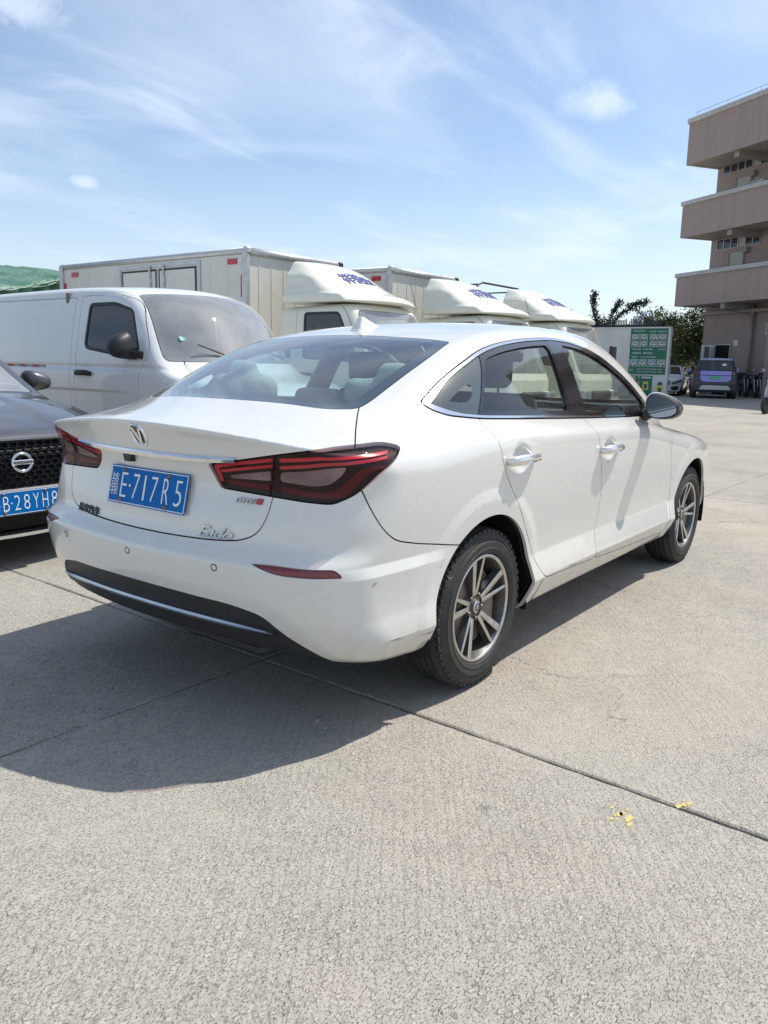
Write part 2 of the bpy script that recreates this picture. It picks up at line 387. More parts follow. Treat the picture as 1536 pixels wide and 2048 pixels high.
CAVITY = mat('black_cavity', (.006, .006, .006), .95, noise=(9, .3, (.012, .012, .012)))
RUBBER = mat('tyre_rubber', (.024, .023, .022), .7, noise=(14, .7, (.05, .047, .042)), bump=(120, .0012))
ALLOY = mat('machined_alloy', (.60, .59, .57), .28, 1, noise=(25, .6, (.36, .34, .31)), rvar=(30, .45))
ALLOYDARK = mat('dark_alloy_paint', (.055, .052, .05), .45, .3, .2, noise=(25, .6, (.13, .12, .105)))
BRAKE = mat('brake_steel', (.22, .2, .19), .45, 1, noise=(18, .6, (.14, .09, .06)))
GLASS = glass_mat('car_glass', (.86, .92, .88), 1, .012)
GLASSREAR = glass_mat('rear_glass', (.60, .79, .80), 1, .05, .12, 3.6)
GLASSTINT = glass_mat('tinted_glass', (.20, .22, .24), 1, .02)
WINDSCREEN = glass_mat('windscreen_glass', (.66, .78, .80), 1, .30, .16, 3.6)
BLUEPLATE = mat('plate_blue', (.0, .125, .41), .5, 0, 0, .15, noise=(30, .3, (.0, .14, .44)))
PLATEWHITE = mat('plate_white', (.80, .82, .84), .4, noise=(60, .3, (.6, .62, .66)))
# sedan implicit: x forward from the rear axle, y half width (symmetric), z up
Wp=S((-1.2,.78),(-.9,.825),(-.6,.868),(-.25,.893),(.1,.9),(.7,.895),(1.4,.895),(2.1,.895),(2.7,.9),(3.0,.885),(3.3,.835),(3.6,.75))
So=S((.15,-.03),(.36,-.018),(.46,-.021),(.6,-.014),(.75,-.003),(.86,.0),(.95,-.002),(1.05,-.012),(1.2,-.04))
Xz=S((.2,-.80),(.28,-.87),(.36,-.925),(.45,-.965),(.54,-.988),(.6,-.996),(.625,-.992),(.655,-.962),(.685,-.942),(.73,-.932),(.8,-.914),(.87,-.9),(.905,-.905),(.95,-.925),(1.0,-.943),(1.05,-.972),(1.12,-1.01))
Xy=S((-.35,.018),(0,0),(.35,.018),(.5,.040),(.65,.074),(.75,.118),(.82,.17),(.9,.26))
Zc=S((-1.05,1.045),(-.9,1.068),(-.6,1.098),(-.2,1.10),(.3,1.085),(1.0,1.06),(1.8,1.025),(2.2,1.0),(2.6,.965),(3.0,.91),(3.3,.84),(3.5,.76),(3.65,.66))
Zr=S((-1.2,.84),(-.9,.975),(-.56,1.125),(-.24,1.26),(.0,1.346),(.25,1.412),(.6,1.462),(1.0,1.484),(1.3,1.484),(1.55,1.462),(1.8,1.385),(2.1,1.235),(2.4,1.065),(2.8,.83))
Wg=S((-1.2,.60),(-.9,.655),(-.6,.715),(-.3,.775),(.0,.815),(.4,.838),(.9,.845),(1.5,.835),(2.0,.805),(2.5,.73),(2.8,.66))
Tg=S((.7,.0),(.95,0),(1.05,-.012),(1.15,-.05),(1.25,-.1),(1.35,-.157),(1.42,-.205),(1.5,-.27))
def sedan(x,y,z):
    y=np.sqrt(y*y+1e-6)
    w=Wp(x)+So(z)+.23*np.clip(.475-z,0,.115)*sst(.1,.5,x)*sst(2.6,2.2,x)+.02*sst(.5,.1,x)*sst(.45,.3,z)-.45*np.maximum(.355-z,0)-.62*np.maximum(z-(.985-.018*x),0)
    for xw in (0,2.68):
        r=np.sqrt((x-xw)**2+(z-.33)**2)
        w=w+.17*np.clip(.480-r,0,.046)*sst(.1,.3,z)
    for xh,zh in ((.215,.902),(1.175,.874)):
        w=w-.020*np.exp(-(((x-xh)/.062)**2+((z-zh)/.05)**2)**2)
    w=w+.36*np.clip(.622-z,0,.036)*sst(-.22,-.5,x)*sst(.28,.42,z)
    side=y-w
    tail=Xz(z)+Xy(y)-x
    top=z-(Zc(x)-.09*y*y*sst(.2,-.6,x)-.05*y*y-.10*y**2*sst(1.6,2.6,x))
    bot=np.where(x<-.2,.25+.05*sst(-.45,-.9,x),.225)-z
    front=x-(3.62-.35*(y/.8)**2.5-.5*np.maximum(z-.75,0)-.6*np.maximum(.45-z,0))
    lb=smax(side,tail,.105)
    lb=smax(lb,front,.15)
    lb=smax(lb,top,.016+.06*sst(.68,.82,y)+.03*sst(-.7,-.3,x))
    lb=smax(lb,bot,.03)
    kc=.10+.10*sst(.3,-.5,x)+.06*sst(1.5,2.2,x)
    gt=z-(Zr(x)-kc*y*y-.25*np.maximum(y-.45,0)**2)
    gs=(y-(Wg(x)+Tg(z)))*.92
    gh=smax(gt*.95,gs,.09)
    gh=smax(gh,.75-z,.02); gh=smax(gh,-.80-x,.05)
    return smin(lb,gh,.035+.05*sst(.1,-.45,x))
# ---------------------------------------------------------------- wheels
_wheels = {}
def make_wheel(name, parent, R=.322, W=.205, rim=.212, spokes=5, loc=(0, 0, 0), side=-1, style='v', mats=None, twist=0):
    """wheel with outer face towards local -y; side=1 turns it round"""
    key = (R, W, rim, spokes, style, id(mats[0]) if mats else 0)
    if key in _wheels:
        w = copy_tree(_wheels[key], parent); w.location = loc; w.rotation_euler = (0, twist, math.pi if side > 0 else 0); return w
    al, dk = mats or (ALLOY, ALLOYDARK)
    h = W / 2; rr = rim
    bp = [(rr + .002, -h + .026), (rr + .004, -h + .013), (rr - .004, -h + .011), (rr - .012, -h + .02), (rr - .018, -h + .045), (rr - .026, -h + .08), (rr - .028, h - .03), (rr - .05, h - .03)]
    V, F = lathe(bp, 64, 'y'); w = rmo = mobj(name, V, [f[::-1] for f in F], dk, parent, auto=35)
    _wheels[key] = w; w.location = loc; w.rotation_euler = (0, twist, math.pi if side > 0 else 0)
    prof = [(rr, -h + .022), (rr + .012, -h + .006), (rr + .03, -h), (rr + .032, -h + .002), (rr + .055, -h + .0005), (rr + .058, -h + .004), (R - .045, -h + .007), (R - .04, -h + .004), (R - .022, -h + .012), (R - .012, -h + .02), (R - .004, -h + .034)]
    gr = []
    for c in (-.045, -.014, .017, .048): gr += [(R, c - .006), (R - .009, c - .004), (R - .009, c + .004), (R, c + .006)]
    prof += gr + [(R - .004, h - .034), (R - .02, h - .014), (R - .05, h - .002), (rr + .03, h), (rr, h - .022)]
    V, F = lathe(prof, 72, 'y', True)
    mobj('tyre', V, [f[::-1] for f in F], RUBBER, w, auto=28)
    # shoulder blocks of the tread
    bl = []
    for k in range(54):
        t = 2 * math.pi * (k + .5) / 54
        b = box((-.0125, -h + .012, -.012), (.0125, -h + .047, .0004), .003); bl.append(xf(b, rotm('Y', -t + math.pi / 2), ((R - .0065) * math.cos(t), 0, (R - .0065) * math.sin(t))))
    mobj('tread_block', *join(*bl), RUBBER, w)['kind'] = 'stuff'
    # barrel, lip, spokes
    V, F = lathe([(rr + .0045, -h + .012), (rr + .001, -h + .0095), (rr - .005, -h + .0105), (rr - .009, -h + .016)], 64, 'y'); mobj('rim_lip', V, [f[::-1] for f in F], al, rmo, auto=50)
    V, F = lathe([(.001, -h + .06), (.155, -h + .06), (.155, -h + .085), (.001, -h + .085)], 48, 'y'); mobj('brake_disc', V, [f[::-1] for f in F], BRAKE, w, auto=40)
    mobj('brake_caliper', *box((.06, -h + .04, -.09), (.15, -h + .1, .09), .012), BRAKE, w)
    V, F = lathe([(.001, h - .05), (rr - .03, h - .05)], 40, 'y'); mobj('wheel_backing', V, F, CAVITY, w)
    def bar(a0, r0, w0, a1, r1, w1, y0, y1, t):
        p0 = np.array([r0 * math.cos(a0), r0 * math.sin(a0)]); p1 = np.array([r1 * math.cos(a1), r1 * math.sin(a1)]); d = unit(p1 - p0); n = np.array([-d[1], d[0]])
        V = []
        for p, ww, yy in ((p0, w0, y0), (p1, w1, y1)):
            for s, e, k in ((-1, .6, 0), (1, .6, 0), (1, 1, t), (-1, 1, t)): q = p + n * s * ww / 2 * (1.0 if k == 0 else 1.7); V.append((q[0], yy + k, q[1]))
        return np.array(V), [(0, 1, 5, 4), (1, 2, 6, 5), (2, 3, 7, 6), (3, 0, 4, 7), (0, 3, 2, 1), (4, 5, 6, 7)]
    yh, yr = -h + .040, -h + .016
    for k in range(spokes):
        a = 2 * math.pi * k / spokes + math.pi / 2 + .1
        if style == 'v':
            for s, wd in ((-1, .008), (1, .011)):
                mobj('spoke', *bar(a + s * .17, .05, .012, a + s * .175, rr - .004, wd + .007 * (s > 0), yh, yr, .002), al, rmo)
                mobj('spoke_side', *bar(a + s * .17, .05, .016, a + s * .175, rr - .004, (wd + .007 * (s > 0)) * 1.25, yh + .0025, yr + .0025, .03), dk, rmo)
            wb = [bar(a, .05, .018, a, rr - .006, .062, yh + .02, yr + .022, .004)]
            for j in range(8):
                rad = .095 + j * .012; ww = .006 + rad * .14
                wb.append(xf(box((-ww, 0, -.0025), (ww, .006, .0025)), rotm('Y', math.pi / 2 - a), (rad * math.cos(a), yh + .016 + (yr - yh) * (rad - .05) / .15, rad * math.sin(a))))
            mobj('spoke_web', *join(*wb), dk, rmo)
        else:
            mobj('spoke', *bar(a, .045, .03, a, rr - .004, .05, yh, yr, .02), al, rmo)
    V, F = lathe([(.001, yh - .006), (.024, yh - .006), (.028, yh - .003), (.034, yh + .004), (.052, yh + .006), (.058, yh + .012), (.066, yh + .03), (.07, yh + .06)], 40, 'y'); mobj('hub', V, [f[::-1] for f in F], dk, rmo, auto=35)
    V, F = lathe([(.001, yh - .010), (.021, yh - .009), (.0255, yh - .006), (.027, yh + .0)], 32, 'y'); cap = mobj('centre_cap', V, [f[::-1] for f in F], al, rmo, auto=40)
    V, F = lathe([(.012, yh - .0105), (.015, yh - .0125), (.018, yh - .0105)], 24, 'y'); mobj('cap_ring', V, [f[::-1] for f in F], dk, w)
    for k in range(5):
        a = 2 * math.pi * k / 5 + math.pi / 2 + .1 + .63
        V, F = lathe([(.001, yh - .004), (.007, yh - .003), (.009, yh + .0), (.0095, yh + .02)], 10, 'y'); mobj('wheel_nut', V + [.05 * math.cos(a), 0, .05 * math.sin(a)], [f[::-1] for f in F], BRAKE, rmo, auto=40)
    return w
# ---------------------------------------------------------------- the white sedan
def build_sedan():
    f = sedan; B = thing('sedan', 'white four-door sedan in front, rear and right side to the viewer, blue plate E·717R5', 'car')
    V, T = nets(f, (-1.25, -.03, .12), (3.75, 1.0, 1.56), .0125); M = split((V, T), -V[:, 1])[0]; M[0][M[0][:, 1] < 1e-5, 1] = 0
    def x_(M): return M[0][:, 0]
    def y_(M): return M[0][:, 1]
    def z_(M): return M[0][:, 2]
    for xw in (0, 2.68): M = split(M, np.hypot(x_(M) - xw, (z_(M) - .325) * np.where(z_(M) > .325, 1, .9)) - .376)[1]
    g = .0024
    def cut(M, field, gap=g):
        inn = split(M, field(M) + gap)[0]; out = split(M, field(M) - gap)[1]; return inn, out
    side = lambda poly: (lambda M: sdf(poly, x_(M), z_(M)))
    # windows of the side
    DLO = rnd([(-.255, 1.128, .03), (-.137, 1.190, .05), (-.004, 1.248, .08), (.22, 1.326, .1), (.40, 1.361, .1), (.636, 1.388, .15), (.954, 1.405, .15), (1.202, 1.394, .15), (1.461, 1.328, .15), (1.688, 1.229, .1), (1.93, 1.078, .05), (1.985, 1.0, .02), (1.5, 1.012, .1), (.823, 1.034, .2), (.023, 1.064, .2), (-.16, 1.082, .08), (-.225, 1.102, .05)], .05)
    win, M = cut(M, side(DLO))
    xq = P((.9, -.11), (1.065, .018), (1.308, .209), (1.5, .36)); b0 = P((1.0, .793), (1.368, .871), (1.5, .90)); b1 = P((1.0, .957), (1.371, .997), (1.5, 1.012))
    win = refine(win, f); ring, win = cut(win, lambda m: -(side(DLO)(m) + .013 + .010 * sst(-.05, -.2, x_(m))), .001)
    # rear window and windscreen seen from above
    RG = rnd([(-.605, -.5, 0), (-.605, 0, .2), (-.59, .17, .2), (-.525, .49, .12), (-.452, .580, .07), (-.385, .584, .1), (-.187, .586, .1), (.0, .586, .1), (.178, .562, .02), (.150, .33, .1), (.146, 0, .1), (.146, -.5, 0)], .05)
    top = lambda poly: (lambda m: np.where(z_(m) > .9, sdf(poly, x_(m), y_(m)), 1))
    rg, M = cut(M, top(RG))
    WS = rnd([(1.60, -.5, 0), (1.60, 0, .1), (1.58, .35, .1), (1.53, .555, .04), (1.9, .66, .2), (2.25, .735, .05), (2.40, .45, .2), (2.46, 0, .2), (2.46, -.5, 0)], .05)
    ws, M = cut(M, top(WS))
    liner = M
    # tail lamps, seen from the corner
    dg = lambda poly: (lambda m: np.where(x_(m) < -.3, sdf(poly, (x_(m) + y_(m)) / math.sqrt(2), z_(m)), 1))
    LAMP = rnd([(-.420, .924, .006), (-.198, .978, .08), (-.059, 1.004, .08), (.153, 1.013, .03), (.213, .999, .012), (.19, .966, .02), (.058, .860, .05), (-.022, .827, .02), (-.215, .839, .05), (-.377, .848, .012)], .02)
    lamp, M = cut(M, dg(LAMP)); lampf = refine(refine(lamp, f), f)
    half = lambda m: (x_(m) + y_(m)) / math.sqrt(2) - np.interp(z_(m), (.84, .978), (-.214, -.199))
    lampin, lampout = cut(lamp, half, .0025)
    # boot lid
    LID = rnd([(-.5, 1.4, 0), (.9, 1.4, 0), (.9, .994, 0), (.62, .972, .02), (.562, .841, .05), (.555, .778, .05), (.535, .73, .06), (.505, .704, .06), (.455, .686, .05), (.349, .676, .1), (.138, .67, .1), (-.5, .668, 0)], .04)
    LIDTOP = rnd([(-.2, -.5, 0), (-.2, .45, 0), (-.40, .56, .02), (-.45, .585, .03), (-.549, .655, .1), (-.68, .757, .1), (-.80, .86, 0), (-1.4, .9, 0), (-1.4, -.5, 0)], .03)
    lid, M = cut(M, lambda m: np.where(x_(m) < -.3, np.where(z_(m) > .99, sdf(LIDTOP, x_(m), y_(m)), sdf(LID, y_(m), z_(m))), 1))
    # rear bumper
    BUM = rnd([(-.1, .05, 0), (-.1, .60, 0), (-.262, .627, 0), (-.486, .668, .1), (-.591, .694, .05), (-.65, .737, .05), (-.688, .797, .05), (-.712, .862, .03), (-.76, .98, 0), (-1.4, .98, 0), (-1.4, .05, 0)], .05)
    bum, M = cut(M, side(BUM))
    bum = refine(bum, f); REF = rnd([(-.279, .630, .003), (-.215, .634, .03), (-.016, .627, .02), (.010, .601, .004), (-.205, .604, .05)], .01)
    ref, bum = cut(bum, dg(REF), .001)
    VAL = rnd([(-.5, .484, 0), (.15, .484, .1), (.45, .475, .1), (.57, .452, .06), (.62, .40, .08), (.70, .335, .05), (.75, .29, .03), (.77, .1, 0), (-.5, .1, 0)], .05)
    val, bum = cut(bum, lambda m: np.where(x_(m) < -.55, sdf(VAL, y_(m), z_(m)), 1), .0012)
    # doors, wings, bonnet
    mid = [(1.070, .33), (1.072, .409), (1.105, .49), (1.120, .60), (1.112, .70), (1.062, .837), (1.012, .976), (.95, 1.022), (.93, 1.10)]
    RD = rnd([(.022, 1.15, 0), (.022, 1.056, .03), (.033, 1.019, .03), (.028, .984, .03), (.072, .87, .1), (.205, .715, .1), (.36, .515, .1), (.415, .42, .05), (.485, .352, .07)] + [(a, b, .05) for a, b in mid] + [(.9, 1.15, 0)], .05)
    rd, M = cut(M, side(RD))
    FD = rnd([(a, b, .05) for a, b in mid[::-1]] + [(1.5, .308, .05), (2.19, .283, .04), (2.215, .33, .05), (2.255, .521, .1), (2.23, .64, .1), (2.178, .74, .1), (2.12, .885, .08), (2.02, .985, .03), (1.95, 1.06, 0), (.95, 1.12, 0)], .05)
    fd, M = cut(M, side(FD))
    HOOD = rnd([(2.42, -.5, 0), (2.42, .2, .1), (2.36, .55, .1), (2.30, .73, .05), (2.8, .74, .2), (3.2, .68, .2), (3.38, .5, .1), (3.5, 0, .2), (3.5, -.5, 0)], .05)
    hood, M = cut(M, lambda m: np.where(z_(m) > .6, sdf(HOOD, x_(m), y_(m)), 1))
    FB = rnd([(2.85, .1, 0), (3.03, .50, .05), (3.12, .62, .05), (4, .64, 0), (4, .1, 0)], .05)
    fb, M = cut(M, side(FB))
    HL = rnd([(2.99, .80, .01), (3.10, .72, .03), (3.35, .655, .02), (3.6, .66, .05), (3.62, .74, .05), (3.3, .80, .05)], .03)
    hl, M = cut(M, lambda m: np.where(y_(m) > .42, side(HL)(m), 1))
    FW = rnd([(2.0, .2, 0), (2.1, .98, 0), (2.2, 1.2, 0), (3.9, 1.2, 0), (3.9, .2, 0)], .02)
    wing, M = cut(M, lambda m: np.where(y_(m) > .5, np.maximum(side(FW)(m), 2.19 - .02 - x_(m) + .06 * sst(.8, 1.0, z_(m))), 1))
    # ---- objects
    panel('body_shell', M, f, WHITE, B)
    panel('cabin_liner', liner, f, DARK, B, flange=0, lift=-.032)
    panel('boot_lid', lid, f, WHITE, B); bumo = panel('rear_bumper', bum, f, WHITE, B); valo = panel('bumper_valance', val, f, BLACKPLASTIC, B, lift=-.006, flange=.03)
    panel('bonnet', hood, f, WHITE, B); panel('front_bumper', fb, f, WHITE, B)
    rwo = panel('rear_window', rg, f, GLASSREAR, B, flange=.003)
    band = split(rg, sdf(RG, rg[0][:, 0], rg[0][:, 1]) + .026 + .03 * sst(.45, .56, rg[0][:, 1]) + .02 * sst(-.4, -.55, rg[0][:, 0]))[1]
    panel('black_border', band, f, BLACKGLOSS, rwo, flange=0, lift=-.004)
    wso = panel('windscreen', ws, f, GLASS, B, flange=.003)
    wb = split(ws, sdf(WS, ws[0][:, 0], ws[0][:, 1]) + .045)[1]; panel('black_border', wb, f, BLACKGLOSS, wso, flange=0, lift=-.004)
    red = mat('tail_lamp_red', (.55, .005, .03), .3, 0, .3, noise=(12, .2, (.42, .004, .022))); smoke = glass_mat('tail_lamp_lens', (.93, .80, .81), .6, 0, .03, 5)
    deep = mat('tail_lamp_dark_red', (.10, .003, .009), .4, 0, 0, .2, noise=(6, .4, (.06, .002, .005))); clear = mat('tail_lamp_reflector', (.30, .28, .28), .3, .3, 0, .3, noise=(9, .8, (.13, .11, .11), 1), bump=(130, .003, 0)); refl_m = mat('reflector_red', (.17, .004, .012), .22, 0, 1, bump=(260, .002))
    blk = mat('tail_lamp_housing', (.010, .0015, .0025), .5, 0, 0, .2, noise=(5, .3, (.03, .004, .006)))
    for s, nm in ((1, 'left'), (-1, 'right')):
        d = panel('rear_door', rd, f, WHITE, B, s); d2 = panel('front_door', fd, f, WHITE, B, s)
        panel('front_wing', wing, f, WHITE, B, s); panel('headlamp', hl, f, mat('headlamp_lens', (.25, .27, .3), .1, .3, 1, noise=(20, .6, (.05, .05, .06))), B, s)
        panel('window_trim', ring, f, CHROME, B, s, flange=.012, lift=.0035)
        qf = lambda m: x_(m) - xq(z_(m)); D = side(DLO)
        wq, rest = cut(win, qf, .0022); wr, rest = cut(rest, lambda m: x_(m) - b0(z_(m)), .001); bpil, wf = cut(rest, lambda m: x_(m) - b1(z_(m)), .001)
        eq = lambda m: smax(D(m) + .013, qf(m) * .79, .05); er = lambda m: smax(smax(D(m) + .016, -qf(m) * .79, .03), x_(m) - b0(z_(m)), .03); ef = lambda m: smax(smax(D(m) + .016, b1(z_(m)) - x_(m), .03), x_(m) - 1.885, .02)
        gq, fq = cut(wq, lambda m: eq(m) + .044, .0003); gr_, fr = cut(wr, lambda m: er(m) + .018, .001); gf, ff = cut(wf, lambda m: ef(m) + .016, .001)
        panel('quarter_window', wq, f, GLASS, B, s, flange=.003); panel('quarter_window_border', fq, f, mat('grey_frit', (.05, .052, .055), .15, 0, .5, noise=(300, .5, (.09, .09, .09))), B, s, flange=0, lift=-.004)
        o = panel('window_frame', fr, f, BLACKGLOSS, d, s, flange=.02); panel('rear_door_window', gr_, f, GLASS, d, s, flange=.003, lift=-.008)
        panel('window_frame', ff, f, BLACKGLOSS, d2, s, flange=.02); panel('front_door_window', gf, f, GLASS, d2, s, flange=.003, lift=-.008)
        bo = panel('pillar_trim', bpil, f, BLACKGLOSS, B, s, flange=.012, lift=.001)
        a_ = lambda m: (x_(m) + y_(m)) / math.sqrt(2)
        house = lampf; hin = -.016; bits = []
        def bit(nm2, poly, mt, lift, r=.006):
            nonlocal house
            i, house = split(house, sdf(rnd(poly, r), a_(house), z_(house)))
            if len(i[1]): bits.append((nm2, i, mt, lift))
        # LED bar round the inner and outer lamp, reflectors, lower sweep
        bit('light_bar', [(-.408, .918), (-.214, .961), (-.214, .949), (-.392, .911), (-.376, .868), (-.387, .866)], red, hin + .006)
        bit('light_bar', [(-.385, .904), (-.214, .938), (-.214, .929), (-.380, .896)], red, hin + .006)
        bit('light_bar', [(-.192, .962), (.17, .9985), (.165, .988), (-.192, .949)], red, hin + .006)
        bit('light_bar', [(-.192, .935), (.05, .9685), (.17, .983), (.165, .972), (.05, .955), (-.192, .924)], mat('lamp_bar_red', (.42, .006, .012), .25, 0, 1, noise=(70, .6, (.4, .004, .012))), hin + .004)  # unlit bar in its own red
        bit('reflector_lens', [(-.355, .889), (-.222, .914), (-.222, .885), (-.350, .880)], clear, hin + .002)
        bit('reflector_lens', [(-.190, .913), (.025, .943), (.010, .915), (-.03, .886), (-.08, .880), (-.190, .886)], clear, hin + .002, .012)
        bit('lower_sweep', [(-.36, .874), (-.225, .872), (-.225, .856), (-.362, .861)], deep, hin + .003)
        bit('lower_sweep', [(-.19, .872), (-.06, .862), (-.01, .868), (.03, .90), (.075, .94), (.15, .952), (.165, .944), (.10, .925), (.06, .885), (.02, .85), (-.04, .842), (-.19, .854)], deep, hin + .003, .02)
        L = panel('tail_lamp', house, f, blk, B, s, flange=0, lift=hin)
        for nm2, i, mt, lift in bits: panel(nm2, i, f, mt, L, s, flange=.012, lift=lift)
        panel('lamp_lens', lampin, f, smoke, L, s, flange=.02); panel('lamp_lens', lampout, f, smoke, L, s, flange=.02)
        panel('rear_reflector', ref, f, refl_m, B, s, lift=-.006, flange=.012)
    sedan_details(B, f)
    return B

def surf(f, p, d):
    """first point of the body from p along d"""
    p = np.array(p, float); d = unit(np.array(d, float)); t = np.arange(0, 1.5, .004); q = p + t[:, None] * d
    v = f(q[:, 0], q[:, 1], q[:, 2]); i = int(np.argmax(v < 0)); a, b = t[max(i - 1, 0)], t[i]
    for _ in range(14):
        m = (a + b) / 2; k = p + m * d
        if f(*[np.array([c]) for c in k])[0] < 0: b = m
        else: a = m
    k = p + b * d; return k, unit(grad(f, k[None]))[0]
def drape(f, lift):
    """press lettering onto the tail: every vertex keeps its own height above the surface"""
    def go(V):
        x0 = V[:, 0].mean(); h = x0 - V[:, 0]; q = V.copy(); q[:, 0] = np.nan
        lo = np.full(len(V), -1.5); hi = np.full(len(V), -.2)
        for _ in range(40):
            m = (lo + hi) / 2; i = f(m, V[:, 1], V[:, 2]) < 0; hi = np.where(i, m, hi); lo = np.where(i, lo, m)
        q[:, 0] = hi - lift - h; return q
    return go
def mirror_body(parent, s, X, Y, Z, sx, sy, sz, capm, housem=None, tilt=0):
    """door mirror: rounded shell, its pane facing the tail (-x)"""
    fm = lambda x, y, z: (np.abs((x - X - .25 * sx) / sx)**2.2 + np.abs((y - Y) / sy)**2.6 + np.abs((z - Z + .12 * (y - Y)) / (sz * (1 - .25 * (y - Y) / sy)))**2.6)**(1 / 2.3) - 1
    V, T = nets(fm, (X - 1.3 * sx, Y - 1.2 * sy, Z - 1.5 * sz), (X + 1.6 * sx, Y + 1.2 * sy, Z + 1.5 * sz), .011); M = (V, T)
    back, M = split(M, V[:, 0] - (X - .30 * sx)); rear, cap = split(M, M[0][:, 0] - (X + .05 * sx) - .3 * (M[0][:, 1] - Y))
    c = panel('mirror', cap, fm, capm, parent, s, flange=0); panel('mirror_housing', rear, fm, housem or BLACKGLOSS, c, s, flange=.012)
    # recessed pane
    t = np.linspace(0, 2 * np.pi, 48, endpoint=False); cs, sn = np.cos(t), np.sin(t)
    py = Y + sy * .80 * np.sign(cs) * np.abs(cs)**.75; pz = Z - .12 * (py - Y) + sz * .82 * (1 - .25 * (py - Y) / sy) * np.sign(sn) * np.abs(sn)**.75
    V = np.stack([np.full(48, X - .26 * sx) + .02 * (py - Y), py * s, pz], 1); mobj('mirror_glass', V, [tuple(range(48))[::-s]], MIRROR, c)
    V2, F = join(tube([(X - .1 * sx, s * (Y - .7 * sy), Z - .5 * sz), (X + .15, s * (Y - 1.45 * sy), Z - .75 * sz)], (.030, .038), 10)); mobj('mirror_stalk', V2, F, BLACKPLASTIC, c, auto=40)
    return c
MIRROR = mat('mirror_glass', (.26, .29, .32), .03, 1, noise=(4, .15, (.36, .4, .44)))
def lump(fs, lo, hi, h): return nets(fs, lo, hi, h)
def blob(name, f, lo, hi, h, m, parent):
    V, T = nets(f, lo, hi, h); return mobj(name, V, T, m, parent, normals=unit(grad(f, V)))
def rbox(c, s, r):
    c, s = np.array(c, float), np.array(s, float)
    def fn(x, y, z):
        a, b, d = np.abs(x - c[0]) - s[0] + r, np.abs(y - c[1]) - s[1] + r, np.abs(z - c[2]) - s[2] + r
        return np.sqrt(np.maximum(a, 0)**2 + np.maximum(b, 0)**2 + np.maximum(d, 0)**2) + np.minimum(np.maximum(a, np.maximum(b, d)), 0) - r
    return fn
def plate(parent, c, n, s, m, mw, name='number_plate', w=.44, h=.14, screws=True, layout=None):
    """number plate: s = list of (char, x centre mm, width mm, height mm)"""
    R = frame(n); pl = mobj(name, *xf(join(box((-w / 2, -h / 2, -.0015), (w / 2, h / 2, .0015), .0008)), R, c), m, parent)
    e = .004; fr = [((-w / 2 + e, h / 2 - e - .003), (w / 2 - e, h / 2 - e)), ((-w / 2 + e, -h / 2 + e), (w / 2 - e, -h / 2 + e + .003)), ((-w / 2 + e, -h / 2 + e + .003), (-w / 2 + e + .003, h / 2 - e - .003)), ((w / 2 - e - .003, -h / 2 + e + .003), (w / 2 - e, h / 2 - e - .003))]
    mobj('plate_border', *xf(join(*[box((a[0], a[1], .001), (b[0], b[1], .0028)) for a, b in fr]), R, c), mw, pl)
    for ch, x, cw, chh in s:
        text('plate_character', ch, mw, pl, c + R @ np.array([x, 0 if ch != '·' else .0, .002]), R, chh, cw, .0014, 0, -.016 if ch.isascii() else -.010)
    if screws:
        for x, y in ((-.14, .055), (.115, .055), (-.14, -.055), (.115, -.055)):
            V, F = lathe([(.001, .010), (.005, .0095), (.0085, .006), (.0095, .0015)], 14, 'z'); mobj('plate_screw', *xf((V, F), R, c + R @ np.array([x, y, 0])), BRAKE, pl, auto=50)
    return pl
HANDLE = mat('satin_chrome_handle', (.78, .78, .76), .22, .75, .5, noise=(20, .3, (.66, .66, .64)))
